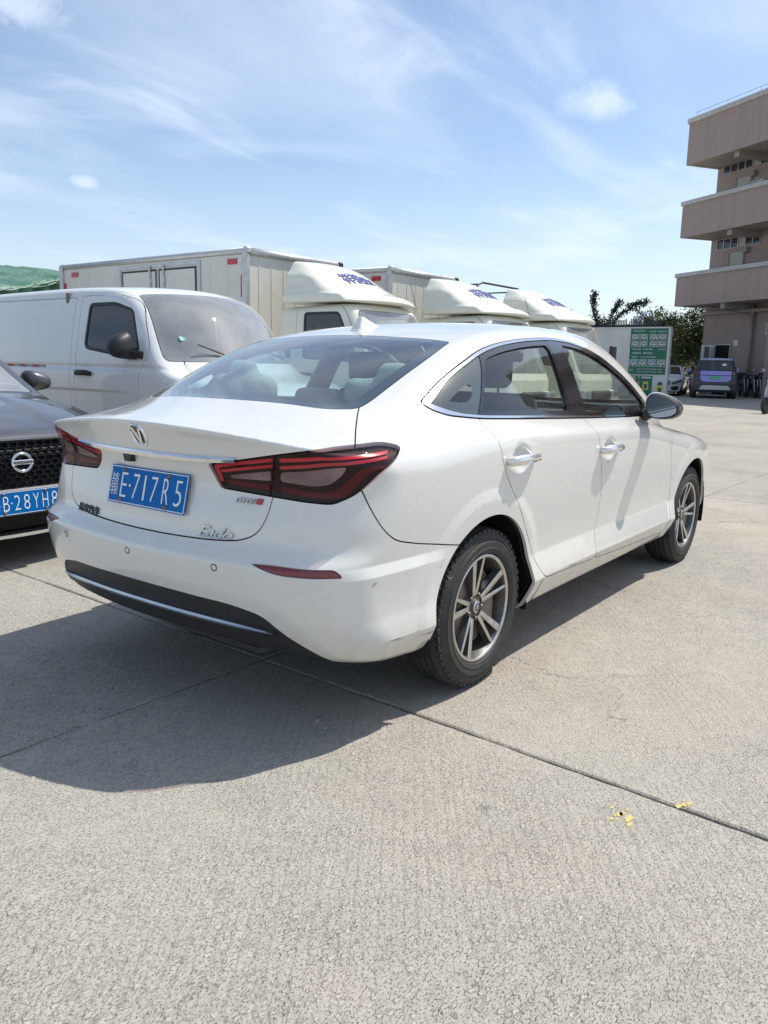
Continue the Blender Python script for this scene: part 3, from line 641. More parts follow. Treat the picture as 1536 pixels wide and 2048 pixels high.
def sedan_details(B, f):
    for xw in (0, 2.68):
        for s in (-1, 1):
            make_wheel('wheel', B, loc=(xw, s * .775, .322), side=s, twist=.0 if xw == 0 else .35)
            V, F = lathe([(.41, .40), (.41, .60), (.405, .845), (.385, .872)], 48, 'y'); keep = [q for q in F if max(V[i][2] for i in q) > -.07]
            mobj('wheel_arch_liner', V * [1, s, 1] + [xw, 0, .325], keep, CAVITY, B, smooth=True)
    mobj('underbody', *box((-.70, -.66, .27), (3.2, .66, .31), .01), CAVITY, B); mobj('axle', *tube([(0, -.7, .30), (0, .7, .30)], .035, 10), CAVITY, B)
    mobj('fuel_tank_cover', *box((-.80, -.45, .24), (-.35, -.02, .30), .02), BLACKPLASTIC, B)
    # door handles
    for xh, zh, d in ((.215, .904, 'rear'), (1.175, .876, 'front')):
        for s in (-1, 1):
            y0 = surf(f, (xh - .15, 1.2, zh), (0, -1, 0))[0][1]
            pts = [(xh - .125, y0 - .004, zh - .004), (xh - .118, y0 + .020, zh - .002), (xh - .07, y0 + .030, zh), (xh, y0 + .033, zh + .001), (xh + .07, y0 + .029, zh), (xh + .112, y0 + .018, zh), (xh + .122, y0 - .006, zh)]
            V, F = tube(pts, (.012, .0165, .0185, .017, .016, .014, .010), 14); V = V - [0, 0, zh]; V[:, 2] *= 1.15; V = V + [0, 0, zh]
            ho = mobj('door_handle', V * [1, s, 1], F if s > 0 else [q[::-1] for q in F], HANDLE, B, smooth=True)
            V, F = tube([(xh - .116, y0 + .031, zh - .013), (xh, y0 + .048, zh - .012), (xh + .1, y0 + .034, zh - .011)], .0035, 6); mobj('handle_chrome_line', V * [1, s, 1], F, CHROME, ho)
            if d == 'front': mobj('handle_sensor', *box((xh + .06, s * (y0 + .043) - .004, zh - .006), (xh + .074, s * (y0 + .043) + .004, zh + .006)), BLACKGLOSS, ho)
    for s in (-1, 1): mirror_body(B, s, 1.74, .958, 1.062, .085, .098, .070, WHITE)
    # chrome bar between the lamps
    ys = np.linspace(-.44, .44, 45); V = []; F = []
    for y in ys:
        e = abs(y) / .44; zc = .938 + .010 * e**3; k, n = surf(f, (-1.4, y, zc), (1, 0, 0)); hh = .0100 - .003 * e**4
        for dz, dx in ((-hh - .002, .004), (-hh, -.010), (hh * .25, -.015), (hh, -.011), (hh + .002, .004)): V.append((k[0] + dx, y, zc + dz))
    for i in range(44):
        for j in range(4): F.append((i * 5 + j, i * 5 + j + 1, (i + 1) * 5 + j + 1, (i + 1) * 5 + j))
    mobj('chrome_bar', V, F, CHROME, B, auto=30)
    # emblem
    k, n = surf(f, (-1.4, .0, 1.006), (1, 0, 0)); R = frame(n); em = thing_em = None
    t = np.linspace(0, 2 * np.pi, 48, endpoint=False); se = lambda a, b, e=.72: np.stack([a * np.sign(np.cos(t)) * np.abs(np.cos(t))**e, b * np.sign(np.sin(t)) * np.abs(np.sin(t))**e], 1)
    V = []; F = []
    for a, b, z in ((.040, .047, -.008), (.040, .047, .003), (.037, .044, .008), (.033, .040, .008), (.031, .038, .003)): V += [(p[0], p[1], z) for p in se(a, b)]
    for r in range(4):
        for i in range(48): j = (i + 1) % 48; F.append((r * 48 + i, r * 48 + j, (r + 1) * 48 + j, (r + 1) * 48 + i))
    em = mobj('emblem', *xf((np.array(V), F), R, k), CHROME, B, auto=50)
    mobj('emblem_ground', *xf((np.array([(p[0], p[1], .0032) for p in se(.0315, .0385)]), [tuple(range(48))]), R, k), BLACKGLOSS, em)
    vv = [prism(q, .003, .0075, 2) for q in ([(-.021, .026), (-.010, .027), (.0005, -.006), (-.001, -.027), (-.004, -.027)], [(.021, .026), (.012, .027), (-.001, -.022), (.002, -.027), (.006, -.027)], [(-.0085, .010), (.002, .010), (-.001, .0), (-.006, .002)])]
    mobj('emblem_letter', *xf(xf(join(*vv), None, (0, 0, 0), (1.2, 1.12, 1)), R, k), CHROME, em)
    # number plate
    k, n = surf(f, (-1.4, 0, .808), (1, 0, 0)); pc = k + n * .010
    ch = [('赣', -.1865, .040, .084), ('E', -.1320, .034, .090), ('·', -.0975, .010, .010), ('7', -.062, .034, .090), ('I', -.012, .0080, .090), ('7', .042, .034, .090), ('R', .108, .034, .090), ('5', .175, .037, .090)]
    pn = unit(np.array([-1, 0, .235])); plate(B, pc, pn, ch, BLUEPLATE, PLATEWHITE)
    mobj('rear_camera', *xf(prism([(-.026, .010), (.026, .010), (.014, -.016), (-.014, -.016)], -.01, .022, 2), frame((-1, 0, .1)), surf(f, (-1.4, .10, .912), (1, 0, 0))[0] + [0, 0, .003]), BLACKPLASTIC, B)
    # badges
    RT = frame((-1, 0, 0)); dr = drape(f, .0035)
    BADGE = mat('badge_chrome', (.55, .54, .5), .18, 1, noise=(50, .5, (.2, .2, .19))); DARKB = mat('badge_dark', (.05, .05, .05), .3, .8, noise=(60, .5, (.12, .12, .12)))
    text('badge_lettering', 'Eado', BADGE, B, (-.93, -.36, .702), RT, .036, .15, .003, .35, .012, .9, dr)
    text('badge_lettering', '长安汽车', DARKB, B, (-.93, .365, .6925), RT, .030, .165, .003, 0, .012, 1, dr)
    text('badge_lettering', 'GTDI', BADGE, B, (-.88, -.462, .817), RT, .018, .075, .003, .25, .012, 1, dr)
    V, F = prism([(-.012, -.009), (.010, -.009), (.014, .009), (-.008, .009)], -.003, .003, 2); mobj('badge_red_end', dr(xf((V, F), RT, (-.87, -.516, .819))[0]), F, mat('badge_red', (.35, .03, .03), .3, 0, .5, noise=(50, .3, (.2, .02, .02))), B)
    # parking sensors
    for y, z in ((.47, .583), (.026, .593), (-.405, .599)):
        k, n = surf(f, (-1.4, y, z), (1, 0, 0)); Rm = frame(n)
        V, F = lathe([(.0125, -.001), (.0125, .0015), (.0108, .0018), (.0102, -.001)], 28, 'z'); so_ = mobj('parking_sensor', *xf((V, F), Rm, k), DARKB, B)
        V, F = lathe([(.0005, .0022), (.007, .0022), (.0098, .0012), (.0102, -.001)], 24, 'z'); mobj('sensor_face', *xf((V, F), Rm, k), WHITE, so_, auto=60)
    # chrome line and lower lip of the valance
    V = []; F = []; ys = np.linspace(-.60, .60, 61)
    for y in ys:
        e = abs(y) / .6; zc = .405 - .012 * e**2; k, n = surf(f, (-1.4, y, zc), (1, 0, 0)); hh = .0085 * (1 - .75 * e**6)
        for dz, dx in ((-hh - .004, .008), (-hh, -.012), (0, -.016), (hh, -.012), (hh + .004, .008)): V.append((k[0] + dx, y, zc + dz))
    for i in range(60):
        for j in range(4): F.append((i * 5 + j, i * 5 + j + 1, (i + 1) * 5 + j + 1, (i + 1) * 5 + j))
    mobj('valance_chrome_line', V, F, mat('satin_chrome', (.55, .56, .58), .22, 1, noise=(30, .4, (.3, .3, .3))), B, auto=30)
    # scuffs round the right rear corner
    SC = mat('paint_scuff', (.30, .29, .28), .7, noise=(80, .6, (.45, .44, .42)))
    for pts, w_ in (([(-.31, .60), (-.345, .56), (-.35, .50), (-.33, .47)], .0022), ([(-.30, .52), (-.27, .50), (-.25, .505)], .0018), ([(-.62, .355), (-.55, .35)], .003), ([(-.70, .56), (-.675, .568)], .004), ([(-.46, .335), (-.40, .33), (-.37, .332)], .0028), ([(.75, .352), (.83, .349)], .003)):
        pts = np.array(pts); t = np.linspace(0, 1, 16); X = np.interp(t * (len(pts) - 1), range(len(pts)), pts[:, 0]); Z = np.interp(t * (len(pts) - 1), range(len(pts)), pts[:, 1]) + .002 * np.sin(t * 21); V = []
        for x, z, q in zip(X, Z, t):
            for s in (-1, 1): k, n = surf(f, (x, 1.3, z + s * w_ * math.sin(math.pi * min(max(q, .06), .94))), (0, -1, 0)); V.append((k + n * .0008) * [1, -1, 1])
        mobj('paint_scuff', V, [(2 * i, 2 * i + 1, 2 * i + 3, 2 * i + 2) for i in range(15)], SC, B)
    # shark-fin antenna
    fa = lambda x, y, z: smax(np.abs(y) / (.030 * np.clip(1 - (z - 1.415) / .105, .10, 1)) - 1, smax((z - np.interp(x, (.25, .285, .30, .34, .43, .44), (1.42, 1.475, 1.478, 1.462, 1.432, 1.425))) / .03, np.abs(x - .34) / .098 - 1, .3), .35)
    blob('roof_antenna', fa, (.22, -.05, 1.37), (.46, .05, 1.5), .006, WHITE, B)
    # wipers none; third brake light and heated lines
    V, F = box((.115, -.12, 1.345), (.135, .12, 1.362), .004); mobj('high_brake_light', V, F, mat('brake_light_red', (.12, .004, .006), .3, noise=(20, .3, (.06, .002, .003))), B)
    sedan_cabin(B, f)
def seat(parent, x, y, m, w=.25, zb=.52, hrest=True, lean=.30, plush=None):
    back = lambda X, Y, Z: rbox((0, 0, .31), (.065, w, .33), .06)((X - x) * math.cos(lean) + (Z - zb) * math.sin(lean), Y - y, -(X - x) * math.sin(lean) + (Z - zb) * math.cos(lean))
    s = blob('seat', back, (x - .4, y - w - .05, zb - .1), (x + .15, y + w + .05, zb + .75), .03, m, parent)
    blob('seat_cushion', rbox((x + .25, y, zb - .05), (.27, w, .08), .06), (x - .05, y - w - .03, zb - .17), (x + .56, y + w + .03, zb + .06), .03, m, s)
    if hrest:
        hx, hz = x - .62 * math.sin(lean) - .03, zb + .62 * math.cos(lean) + .13
        blob('headrest', rbox((hx, y, hz), (.05, .13, .085), .045), (hx - .08, y - .16, hz - .12), (hx + .08, y + .16, hz + .12), .02, m, s)
        for d in (-.06, .06): mobj('headrest_rod', *tube([(hx, y + d, hz - .05), (hx + .02, y + d, hz - .16)], .007, 6), CHROME, s)
    return s
SEAT = mat('seat_fabric', (.045, .045, .048), .75, noise=(30, .6, (.075, .072, .07)), bump=(90, .002)); PLUSH = mat('cream_plush', (.62, .60, .50), .95, noise=(40, .6, (.5, .47, .38)), bump=(160, .006, 5))
GREYTRIM = mat('grey_trim', (.14, .14, .135), .7, noise=(40, .4, (.1, .1, .1)))
def sedan_cabin(B, f):
    mobj('cabin_floor', *box((-.5, -.72, .30), (2.3, .72, .36), .02), DARK, B)
    mobj('parcel_shelf', *box((-.62, -.62, 1.005), (-.15, .62, 1.03), .01), DARK, B)
    blob('rear_bench', rbox((.12, 0, .72), (.10, .62, .33), .06), (-.02, -.66, .36), (.26, .66, 1.08), .03, SEAT, B)
    for y in (-.40, 0, .40): blob('rear_headrest', rbox((-.0, y, 1.085), (.05, .12, .07), .04), (-.08, y - .15, 1.0), (.08, y + .15, 1.18), .018, SEAT, B)
    for y in (-.37, .37): seat(B, 1.05, y, SEAT)
    fd = lambda x, y, z: smax(rbox((1.98, 0, .86), (.28, .70, .15), .1)(x, y, z), (z - 1.03 + .25 * (x - 1.9)**2), .05)
    blob('dashboard', fd, (1.6, -.75, .68), (2.35, .75, 1.06), .03, DARK, B)
    t = np.linspace(0, 2 * np.pi, 33)[:-1]; ring = [(1.52 - .10 * math.sin(a), .37 + .18 * math.cos(a), .90 + .155 * math.sin(a)) for a in t]; V, F = tube(ring + [ring[0]], .015, 8, False); sw = mobj('steering_wheel', V, F, BLACKPLASTIC, B, smooth=True)
    mobj('steering_hub', *join(xf(box((-.05, -.16, -.02), (.02, .16, .02), .008), rotm('Y', -.5), (1.54, .37, .90)), tube([(1.54, .37, .89), (1.8, .37, .80)], .04, 10)), BLACKPLASTIC, sw)
    mobj('interior_mirror', *box((1.66, -.13, 1.29), (1.69, .11, 1.355), .012), BLACKPLASTIC, B)
    # cream plush covers over the rear headrests
    def plush(y, s):
        def fn(x, yy, z):
            d = smin(rbox((-.03, y, 1.135), (.075, .155, .072), .07)(x, yy, z), rbox((-.035, y + s * .03, 1.22), (.05, .075, .05), .048)(x, yy, z), .04)
            d = smin(d, rbox((-.06, y - .15, 1.14), (.05, .045, .055), .045)(x, yy, z), .03); return smin(d, rbox((-.06, y + .15, 1.15), (.05, .045, .055), .045)(x, yy, z), .03)
        o = blob('plush_headrest_cover', fn, (-.18, y - .25, 1.0), (.1, y + .25, 1.32), .014, PLUSH, None)
        return o
    tag(plush(-.41, -1), 'cream plush cover on the right rear headrest, seen through the back window', 'cushion', 'plush headrest covers')
    tag(plush(.41, 1), 'cream plush cover on the left rear headrest, seen through the back window', 'cushion', 'plush headrest covers')
# ---------------------------------------------------------------- shared bits for the parked vehicles
def xyz(M): return M[0][:, 0], M[0][:, 1], M[0][:, 2]
def half_body(f, lo, hi, h):
    V, T = nets(f, (lo[0], -h * 2, lo[1]), (hi[0], hi[1], hi[2]), h); M = split((V, T), -V[:, 1])[0]; M[0][M[0][:, 1] < 1e-5, 1] = 0
    return M
def cutter(g):
    def cut(M, fd, gap=g): return split(M, fd(M) + gap)[0], split(M, fd(M) - gap)[1]
    return cut
def arches(M, xs, zc, r):
    for xw in xs: x, y, z = xyz(M); M = split(M, np.hypot(x - xw, z - zc) - r)[1]
    return M
def wheels(B, xs, track, R, W, rim, mats=None, style='five', twist=.2):
    for xw in xs:
        for s in (-1, 1): make_wheel('wheel', B, R, W, rim, loc=(xw, s * track, R), side=s, style=style, mats=mats, twist=twist)
STEEL = mat('painted_steel_wheel', (.42, .42, .41), .5, .4, noise=(20, .6, (.25, .24, .22)))
# ---------------------------------------------------------------- white panel van
def build_van():
    Wv = S((.2, .84), (.4, .885), (.7, .91), (1.0, .915), (1.2, .905), (1.4, .878), (1.6, .842), (1.8, .80), (1.95, .755))
    Zt = S((-5, 1.95), (-2, 1.985), (-1, 1.985), (-.55, 1.962), (-.25, 1.90), (-.02, 1.755), (.33, 1.32), (.5, 1.16), (.62, 1.115), (.95, 1.06), (1.25, .95), (1.42, .78), (1.5, .6))
    def f(x, y, z):
        y = np.sqrt(y * y + 1e-6)
        w = Wv(z) - .10 * sst(.2, 1.4, x) - .010 * np.exp(-((z - 1.17) / .02)**2) - .006 * np.exp(-((z - 1.875) / .012)**2) * sst(-.2, -.6, x)
        w = w + .012 * sst(1.15, 1.13, z) * sst(.93, .95, z) * sst(-.2, -.5, x) * sst(-4.9, -4.6, x)
        side = y - w
        xx = x + .33 * (y / .85)**2
        top = (z - (Zt(xx) - .07 * y**2 * sst(0, -.6, x))) * .8
        d = smax(side, top, .07); d = smax(d, -5.0 - x, .08); d = smax(d, .28 - z, .03)
        return smax(d, x - (1.32 - .25 * (y / .8)**2 - .3 * np.maximum(.5 - z, 0)), .12)
    B = thing('panel_van', 'white panel van facing the viewer between grey hatchback and box truck, black door mirror', 'van', (2.88, 3.77, 0), -math.pi / 2)
    M = half_body(f, (-5.1, .2), (1.5, 1.0, 2.05), .027); cut = cutter(.003)
    M = arches(M, (-3.9, .72), .33, .37)
    def sd(poly, lim=.5):
        def fn(m): x, y, z = xyz(m); return np.where(y > lim, sdf(poly, x, z), 1)
        return fn
    def wsf(m):
        x, y, z = xyz(m); xx = x + .33 * (y / .85)**2; t = Wv(z) - .075
        return np.where(z > 1.1, smax(smax(y - t, xx - .40, .05), -.215 - xx, .06), 1)
    ws, M = cut(M, wsf)
    WIN = rnd([(-.36, 1.715, .07), (-.66, 1.79, .06), (-1.08, 1.79, .05), (-1.10, 1.35, .08), (-.54, 1.285, .08), (-.43, 1.34, .03), (-.20, 1.335, .02)], .05)
    wn, M = cut(M, sd(WIN, .6))
    liner = M
    DOOR = rnd([(-.30, 1.79, .12), (-.62, 1.865, .1), (-1.22, 1.862, .04), (-1.24, .42, .08), (-.45, .40, .05), (-.22, .8, .1), (-.20, 1.15, .1), (-.045, 1.32, .08)], .05)
    dr, M = cut(M, sd(DOOR, .55))
    SL = rnd([(-1.32, 1.85, .03), (-3.4, 1.85, .03), (-3.4, .42, .05), (-1.32, .42, .05)], .05); sl_, M = cut(M, sd(SL, .55))
    HO = lambda m: (lambda x, y, z: np.where(z > .75, smax(.39 - x - .33 * (y / .85)**2, y - .70 + .05 * np.maximum(x - .3, 0), .05), 1))(*xyz(m)); hood, M = cut(M, lambda m: smax(HO(m), xyz(m)[0] - 1.22, .1))
    panel('van_body', M, f, VWHITE, B, flange=.02); panel('cabin_liner', liner, f, GREYTRIM, B, flange=0, lift=-.035); panel('bonnet', hood, f, VWHITE, B, flange=.02)
    w = panel('windscreen', ws, f, WINDSCREEN, B, flange=.004)
    bd = split(ws, wsf(ws) + .035)[1]; panel('black_border', bd, f, BLACKPLASTIC, w, flange=0, lift=-.006)
    for s in (-1, 1):
        d = panel('front_door', dr, f, VWHITE, B, s, flange=.02); e = panel('side_door', sl_, f, VWHITE, B, s, flange=.02)
        gi, gf = cut(wn, lambda m: sd(WIN, .6)(m) + .028, .001)
        panel('door_window', gi, f, GLASSTINT, d, s, flange=0, lift=-.008); panel('window_seal', gf, f, BLACKPLASTIC, d, s, flange=.012)
        xh = -1.06; yb = surf(f, (xh, 1.4, 1.10), (0, -1, 0))[0][1]
        V, F = tube([(xh - .13, yb + .005, 1.105), (xh - .07, yb + .030, 1.115), (xh + .07, yb + .030, 1.115), (xh + .13, yb + .005, 1.105)], (.022, .028, .028, .022), 10); mobj('door_handle', V * [1, s, 1], F, BLACKPLASTIC, B, smooth=True)
        c = mirror_body(B, s, -.30, 1.05, 1.375, .10, .115, .115, BLACKPLASTIC, BLACKPLASTIC)
        V, F = join(box((-.42, .84, 1.255), (-.22, .97, 1.345), .02)); mobj('mirror_arm', V * [1, s, 1], F if s > 0 else [q[::-1] for q in F], BLACKPLASTIC, c)
        # red and white marking tape along the side
        for k in range(12):
            x0 = -1.78 - k * .125; yb = surf(f, (x0, 1.4, 1.155), (0, -1, 0))[0][1] + .0015
            V, F = box((x0 - .122, yb - .002, 1.132), (x0, yb + .002, 1.178)); mobj('marking_tape', V * [1, s, 1], F if s > 0 else [q[::-1] for q in F], TAPEWHITE if k % 2 == 0 else TAPERED, B)
        V, F = box((-3.35, .905, .93), (-1.40, .915, .955)); mobj('slide_rail', V * [1, s, 1], F if s > 0 else [q[::-1] for q in F], BLACKPLASTIC, B)
        blob('headlamp', rbox((1.12, s * .62, .82), (.14, .15, .10), .06), (.9, s * .62 - .2, .68), (1.32, s * .62 + .2, .96), .03, mat('van_headlamp', (.5, .52, .55), .1, .5, 1, noise=(15, .6, (.15, .15, .16))), B)
    mobj('front_grille', *box((1.10, -.42, .55), (1.33, .42, .74), .03), BLACKPLASTIC, B); mobj('underbody', *box((-4.8, -.7, .22), (1.0, .7, .30)), CAVITY, B)
    for s in (-.35, .35): mobj('wiper', *tube([(.34, s + .1, 1.29), (.22, s - .2, 1.40)], .009, 6), BLACKPLASTIC, B)
    mobj('dashboard', *box((-.25, -.75, .9), (.25, .75, 1.18), .06), GREYTRIM, B); 
    for y in (-.42, .42): seat(B, -.95, y, SEAT, .24, .85)
    mobj('bulkhead', *box((-1.5, -.8, .4), (-1.46, .8, 1.9)), GREYTRIM, B)
    mobj('windscreen_sticker', *xf(box((-.035, -.022, -.001), (.035, .022, .001)), np.array(Matrix.Rotation(.0, 3, 'Z')) @ frame((.8, 0, .6)), surf(f, (.2, -.60, 2.6), (-.12, 0, -1))[0]), mat('teal_sticker', (.02, .45, .38), .5, noise=(40, .3, (.05, .5, .45))), B)
    mobj('windscreen_paper', *box((.08, -.52, 1.275), (.22, -.34, 1.28)), mat('white_paper', (.8, .8, .78), .8, noise=(30, .2, (.7, .7, .7))), B)
    wheels(B, (-3.9, .72), .79, .32, .195, .20, (STEEL, STEEL))
VWHITE = mat('van_white_paint', (.70, .705, .70), .36, 0, .9, noise=(2, .2, (.63, .63, .60)), rvar=(3, .5))
TAPEWHITE = mat('tape_white', (.30, .31, .28), .4, noise=(60, .5, (.24, .25, .22))); TAPERED = mat('tape_red', (.30, .03, .04), .4, noise=(60, .5, (.22, .02, .03)))
# ---------------------------------------------------------------- light trucks
CREAM = mat('truck_cab_paint', (.72, .715, .61), .36, 0, .8, noise=(2, .2, (.64, .63, .53)), rvar=(3, .5))
BOXPANEL = mat('box_panel', (.60, .60, .55), .5, noise=(3, .4, (.50, .49, .44)), bump=(6, .004)); ALU = mat('aluminium_frame', (.55, .56, .57), .45, .7, noise=(12, .6, (.38, .37, .35)))
BLUELET = mat('truck_lettering_blue', (.07, .08, .28), .5, noise=(40, .4, (.13, .14, .36))); REFL = mat('red_marker', (.42, .02, .05), .35, 0, .4, noise=(50, .4, (.3, .015, .04)))
def build_truck(loc, label, box_body=True, rz=-math.pi / 2):
    B = thing('box_truck' if box_body else 'stake_truck', label, 'truck', loc, rz, 'cream light trucks parked in a row')
    def f(x, y, z):
        y = np.sqrt(y * y + 1e-6); w = .785 - .035 * sst(1.0, 2.0, z) * 1.4 - .04 * sst(.6, .3, z) - .008 * np.exp(-((z - 1.18) / .025)**2)
        fr = x - (.02 - .43 * np.maximum(z - 1.05, 0) - .10 * (y / .8)**2 - .15 * np.maximum(.5 - z, 0) - .25 * np.maximum(z - 1.75, 0)**2)
        d = smax(y - w, fr * .92, .16); d = smax(d, z - (2.02 - .05 * y * y + .03 * x), .12); d = smax(d, -1.62 - x, .06); return smax(d, .38 - z, .04)
    M = half_body(f, (-1.7, .3), (.15, .95, 2.1), .026); cut = cutter(.003); M = arches(M, (-.85,), .33, .37)
    def sd(poly, lim=.5):
        def fn(m): x, y, z = xyz(m); return np.where(y > lim, sdf(poly, x, z), 1)
        return fn
    def wsf(m):
        x, y, z = xyz(m); return np.where(x > -.60, smax(smax(y - .66 + .06 * (z - 1.2), np.abs(z - 1.53) - .375, .10), -.58 - x, .02), 1)
    ws, M = cut(M, wsf)
    WIN = rnd([(-.60, 1.88, .06), (-1.18, 1.88, .05), (-1.18, 1.30, .06), (-.30, 1.27, .05), (-.32, 1.36, .04)], .05); wn, M = cut(M, sd(WIN, .6)); liner = M
    DOOR = rnd([(-.54, 1.95, .10), (-1.30, 1.955, .06), (-1.32, .75, .1), (-1.2, .60, .1), (-.45, .55, .05), (-.22, .62, .05), (-.18, 1.30, .08)], .05); dr, M = cut(M, sd(DOOR, .55))
    panel('cab', M, f, CREAM, B, flange=.02); panel('cab_liner', liner, f, GREYTRIM, B, flange=0, lift=-.035)
    w = panel('windscreen', ws, f, WINDSCREEN, B, flange=.004); panel('black_border', split(ws, wsf(ws) + .03)[1], f, BLACKPLASTIC, w, flange=0, lift=-.006)
    for s in (-1, 1):
        d = panel('cab_door', dr, f, CREAM, B, s, flange=.02); gi, gf = cut(wn, lambda m: sd(WIN, .6)(m) + .028, .001)
        panel('door_window', gi, f, GLASS, d, s, flange=0, lift=-.008); panel('window_seal', gf, f, BLACKPLASTIC, d, s, flange=.012)
        V, F = tube([(-1.22, .835, 1.10), (-1.15, .86, 1.11), (-1.02, .86, 1.11), (-.96, .835, 1.10)], .02, 8); mobj('door_handle', V * [1, s, 1], F, BLACKPLASTIC, B)
        c = blob('door_mirror', rbox((-.22, s * 1.02, 1.48), (.05, .09, .17), .045), (-.3, s * 1.02 - .12, 1.28), (-.14, s * 1.02 + .12, 1.68), .02, BLACKPLASTIC, B)
        mobj('mirror_arm', *tube([(-.28, s * .82, 1.30), (-.24, s * .95, 1.35), (-.22, s * .98, 1.42)], .014, 8), BLACKPLASTIC, c)
        blob('headlamp', rbox((-.02, s * .60, .80), (.08, .16, .09), .05), (-.14, s * .6 - .2, .68), (.1, s * .6 + .2, .92), .025, mat('truck_headlamp', (.5, .52, .55), .12, .5, 1, noise=(15, .6, (.15, .15, .16))), B)
    mobj('front_bumper', *box((-.12, -.80, .36), (.08, .80, .62), .04), CREAM, B); mobj('front_grille', *box((-.08, -.36, .70), (.055, .36, .88), .03), BLACKPLASTIC, B)
    mobj('dashboard', *box((-.62, -.72, .9), (-.22, .72, 1.16), .06), GREYTRIM, B)
    for y in (-.40, .40): seat(B, -1.05, y, SEAT, .23, .95, True, .12)
    t = np.linspace(0, 2 * np.pi, 25)[:-1]; V, F = tube([(-.72 - .10 * math.sin(a), .40 + .20 * math.cos(a), 1.28 + .14 * math.sin(a)) for a in list(t) + [t[0]]], .015, 6, False); mobj('steering_wheel', V, F, BLACKPLASTIC, B, smooth=True)
    # wind deflector on the cab roof
    Zf = S((-1.6, 2.57), (-1.35, 2.545), (-1.12, 2.46), (-.88, 2.325), (-.62, 2.19), (-.42, 2.105), (-.28, 2.055), (-.1, 2.0))
    def fa(x, y, z):
        y = np.sqrt(y * y + 1e-6); wt = .755 - .13 * sst(2.30, 2.52, z) - .05 * sst(2.1, 2.3, z) - .06 * sst(-.7, -.1, x)
        d = smax(y - wt, z - (Zf(x + .20 * (y / .75)**2) - .05 * y * y), .085)
        sk = smax(smax(y - (.775 - .12 * sst(-.6, .0, x)), np.abs(z - 2.045) - .05, .03), x - (-.33 - .22 * (y / .8)**2) - .9 * (2.05 - z), .04)
        d = smin(d, sk, .06); d = smax(d, 1.995 - z, .01); d = smax(d, x - (-.27 - .22 * (y / .8)**2), .05)
        return smax(d, -1.42 - .18 * sst(2.2, 2.4, z) * (1 - y / .8) - x - .12 * (y / .8), .03)
    M = half_body(fa, (-1.75, 1.9), (.1, .95, 2.68), .022); panel('wind_deflector', M, fa, CREAM, B, flange=0)
    # lettering laid on the slope of the deflector
    def lay(V):
        hh = V[:, 2].copy(); q = V.copy(); lo = np.full(len(V), 2.0); hi = np.full(len(V), 2.7)
        for _ in range(30): m = (lo + hi) / 2; i = fa(V[:, 0], V[:, 1], m) < 0; lo = np.where(i, m, lo); hi = np.where(i, hi, m)
        q[:, 2] = hi + .007 + hh; return q
    Rl = np.array([[0, -1, 0], [1, 0, 0], [0, 0, 1.]]).T; Rl = np.stack([np.array([0, 1., 0]), np.array([-1., 0, 0]), np.array([0, 0, 1.])], 1)
    text('deflector_lettering', '祥菱EV', BLUELET, B, (-.90, .0, .0), Rl, .23, .64, .004, 0, .004, 1, lay)
    # chassis
    for s in (-1, 1): mobj('chassis_rail', *box((-5.6, s * .36 - .04, .52), (-.5, s * .36 + .04, .66)), BLACKPLASTIC, B); V, F = box((-4.3, .66, .38), (-2.2, .70, .62)); mobj('side_guard', V * [1, s, 1], F if s > 0 else [q[::-1] for q in F], ALU, B)
    wheels(B, (-.85, -4.45), .72, .315, .185, .20, (STEEL, STEEL)); mobj('battery_pack', *box((-3.6, -.62, .34), (-1.9, .62, .62), .03), BLACKPLASTIC, B)
    if box_body:
        x0, x1, w, z0, z1 = -2.02, -6.25, .94, .72, 2.70
        bd = mobj('cargo_box', *box((x1, -w, z0), (x0, w, z1 - .03), .012), BOXPANEL, B)
        for s in (-1, 1):
            for xx in (x0, x1): V, F = box((xx - .045, s * (w + .001) - .045, z0 - .02), (xx + .045, s * (w + .001) + .045, z1 - .02), .018); mobj('corner_post', V, F, ALU, bd)
            V, F = tube([(x1 - .05, s * (w - .015), z1 - .035), (x0 + .05, s * (w - .015), z1 - .035)], .045, 10); mobj('roof_rail', V, F, ALU, bd, smooth=True)
            V, F = box((x1, s * (w + .004) - .025, z0 - .05), (x0, s * (w + .004) + .025, z0 + .07)); mobj('floor_rail', V, F, ALU, bd)
            for k, xx in enumerate(np.linspace(x0 - .35, x1 + .35, 11)):
                if -4.45 < xx < -2.95: continue
                V, F = box((xx - .010, s * w - .004, z0 + .07), (xx + .010, s * w + .004, z1 - .10)); mobj('panel_seam', V, F, BOXPANEL, bd)
            # pair of side doors with their frame and locking rods
            yo = s * (w + .002)
            for a, b in (((-4.72, z1 - .155), (-2.93, z1 - .105)), ((-4.72, .80), (-2.93, .85))): V, F = box((a[0], yo - .014, a[1]), (b[0], yo + .014, b[1])); mobj('door_frame', V, F, ALU, bd)
            for xx in (-4.72, -2.93): V, F = box((xx - .03, yo - .015, .80), (xx + .03, yo + .015, z1 - .105)); mobj('door_frame', V, F, ALU, bd)
            for xa, xb in ((-4.66, -3.85), (-3.80, -2.99)):
                V, F = box((xa, yo - .010, .87), (xb, yo + .012, z1 - .18)); dd = mobj('box_door', V, F, BOXPANEL, bd)
                for p, q in (((xa, z1 - .205), (xb, z1 - .18)), ((xa, .87), (xb, .895)), ((xa, .895), (xa + .025, z1 - .205)), ((xb - .025, .895), (xb, z1 - .205))):
                    V, F = box((p[0], yo - .012, p[1]), (q[0], yo + .017, q[1])); mobj('door_seal', V, F, BLACKPLASTIC, bd)
                xr = xb - .13 if xa < -4 else xa + .13
                V, F = tube([(xr, yo + s * .03, .85), (xr, yo + s * .03, z1 - .13)], .016, 8); mobj('locking_rod', V, F, ALU, bd)
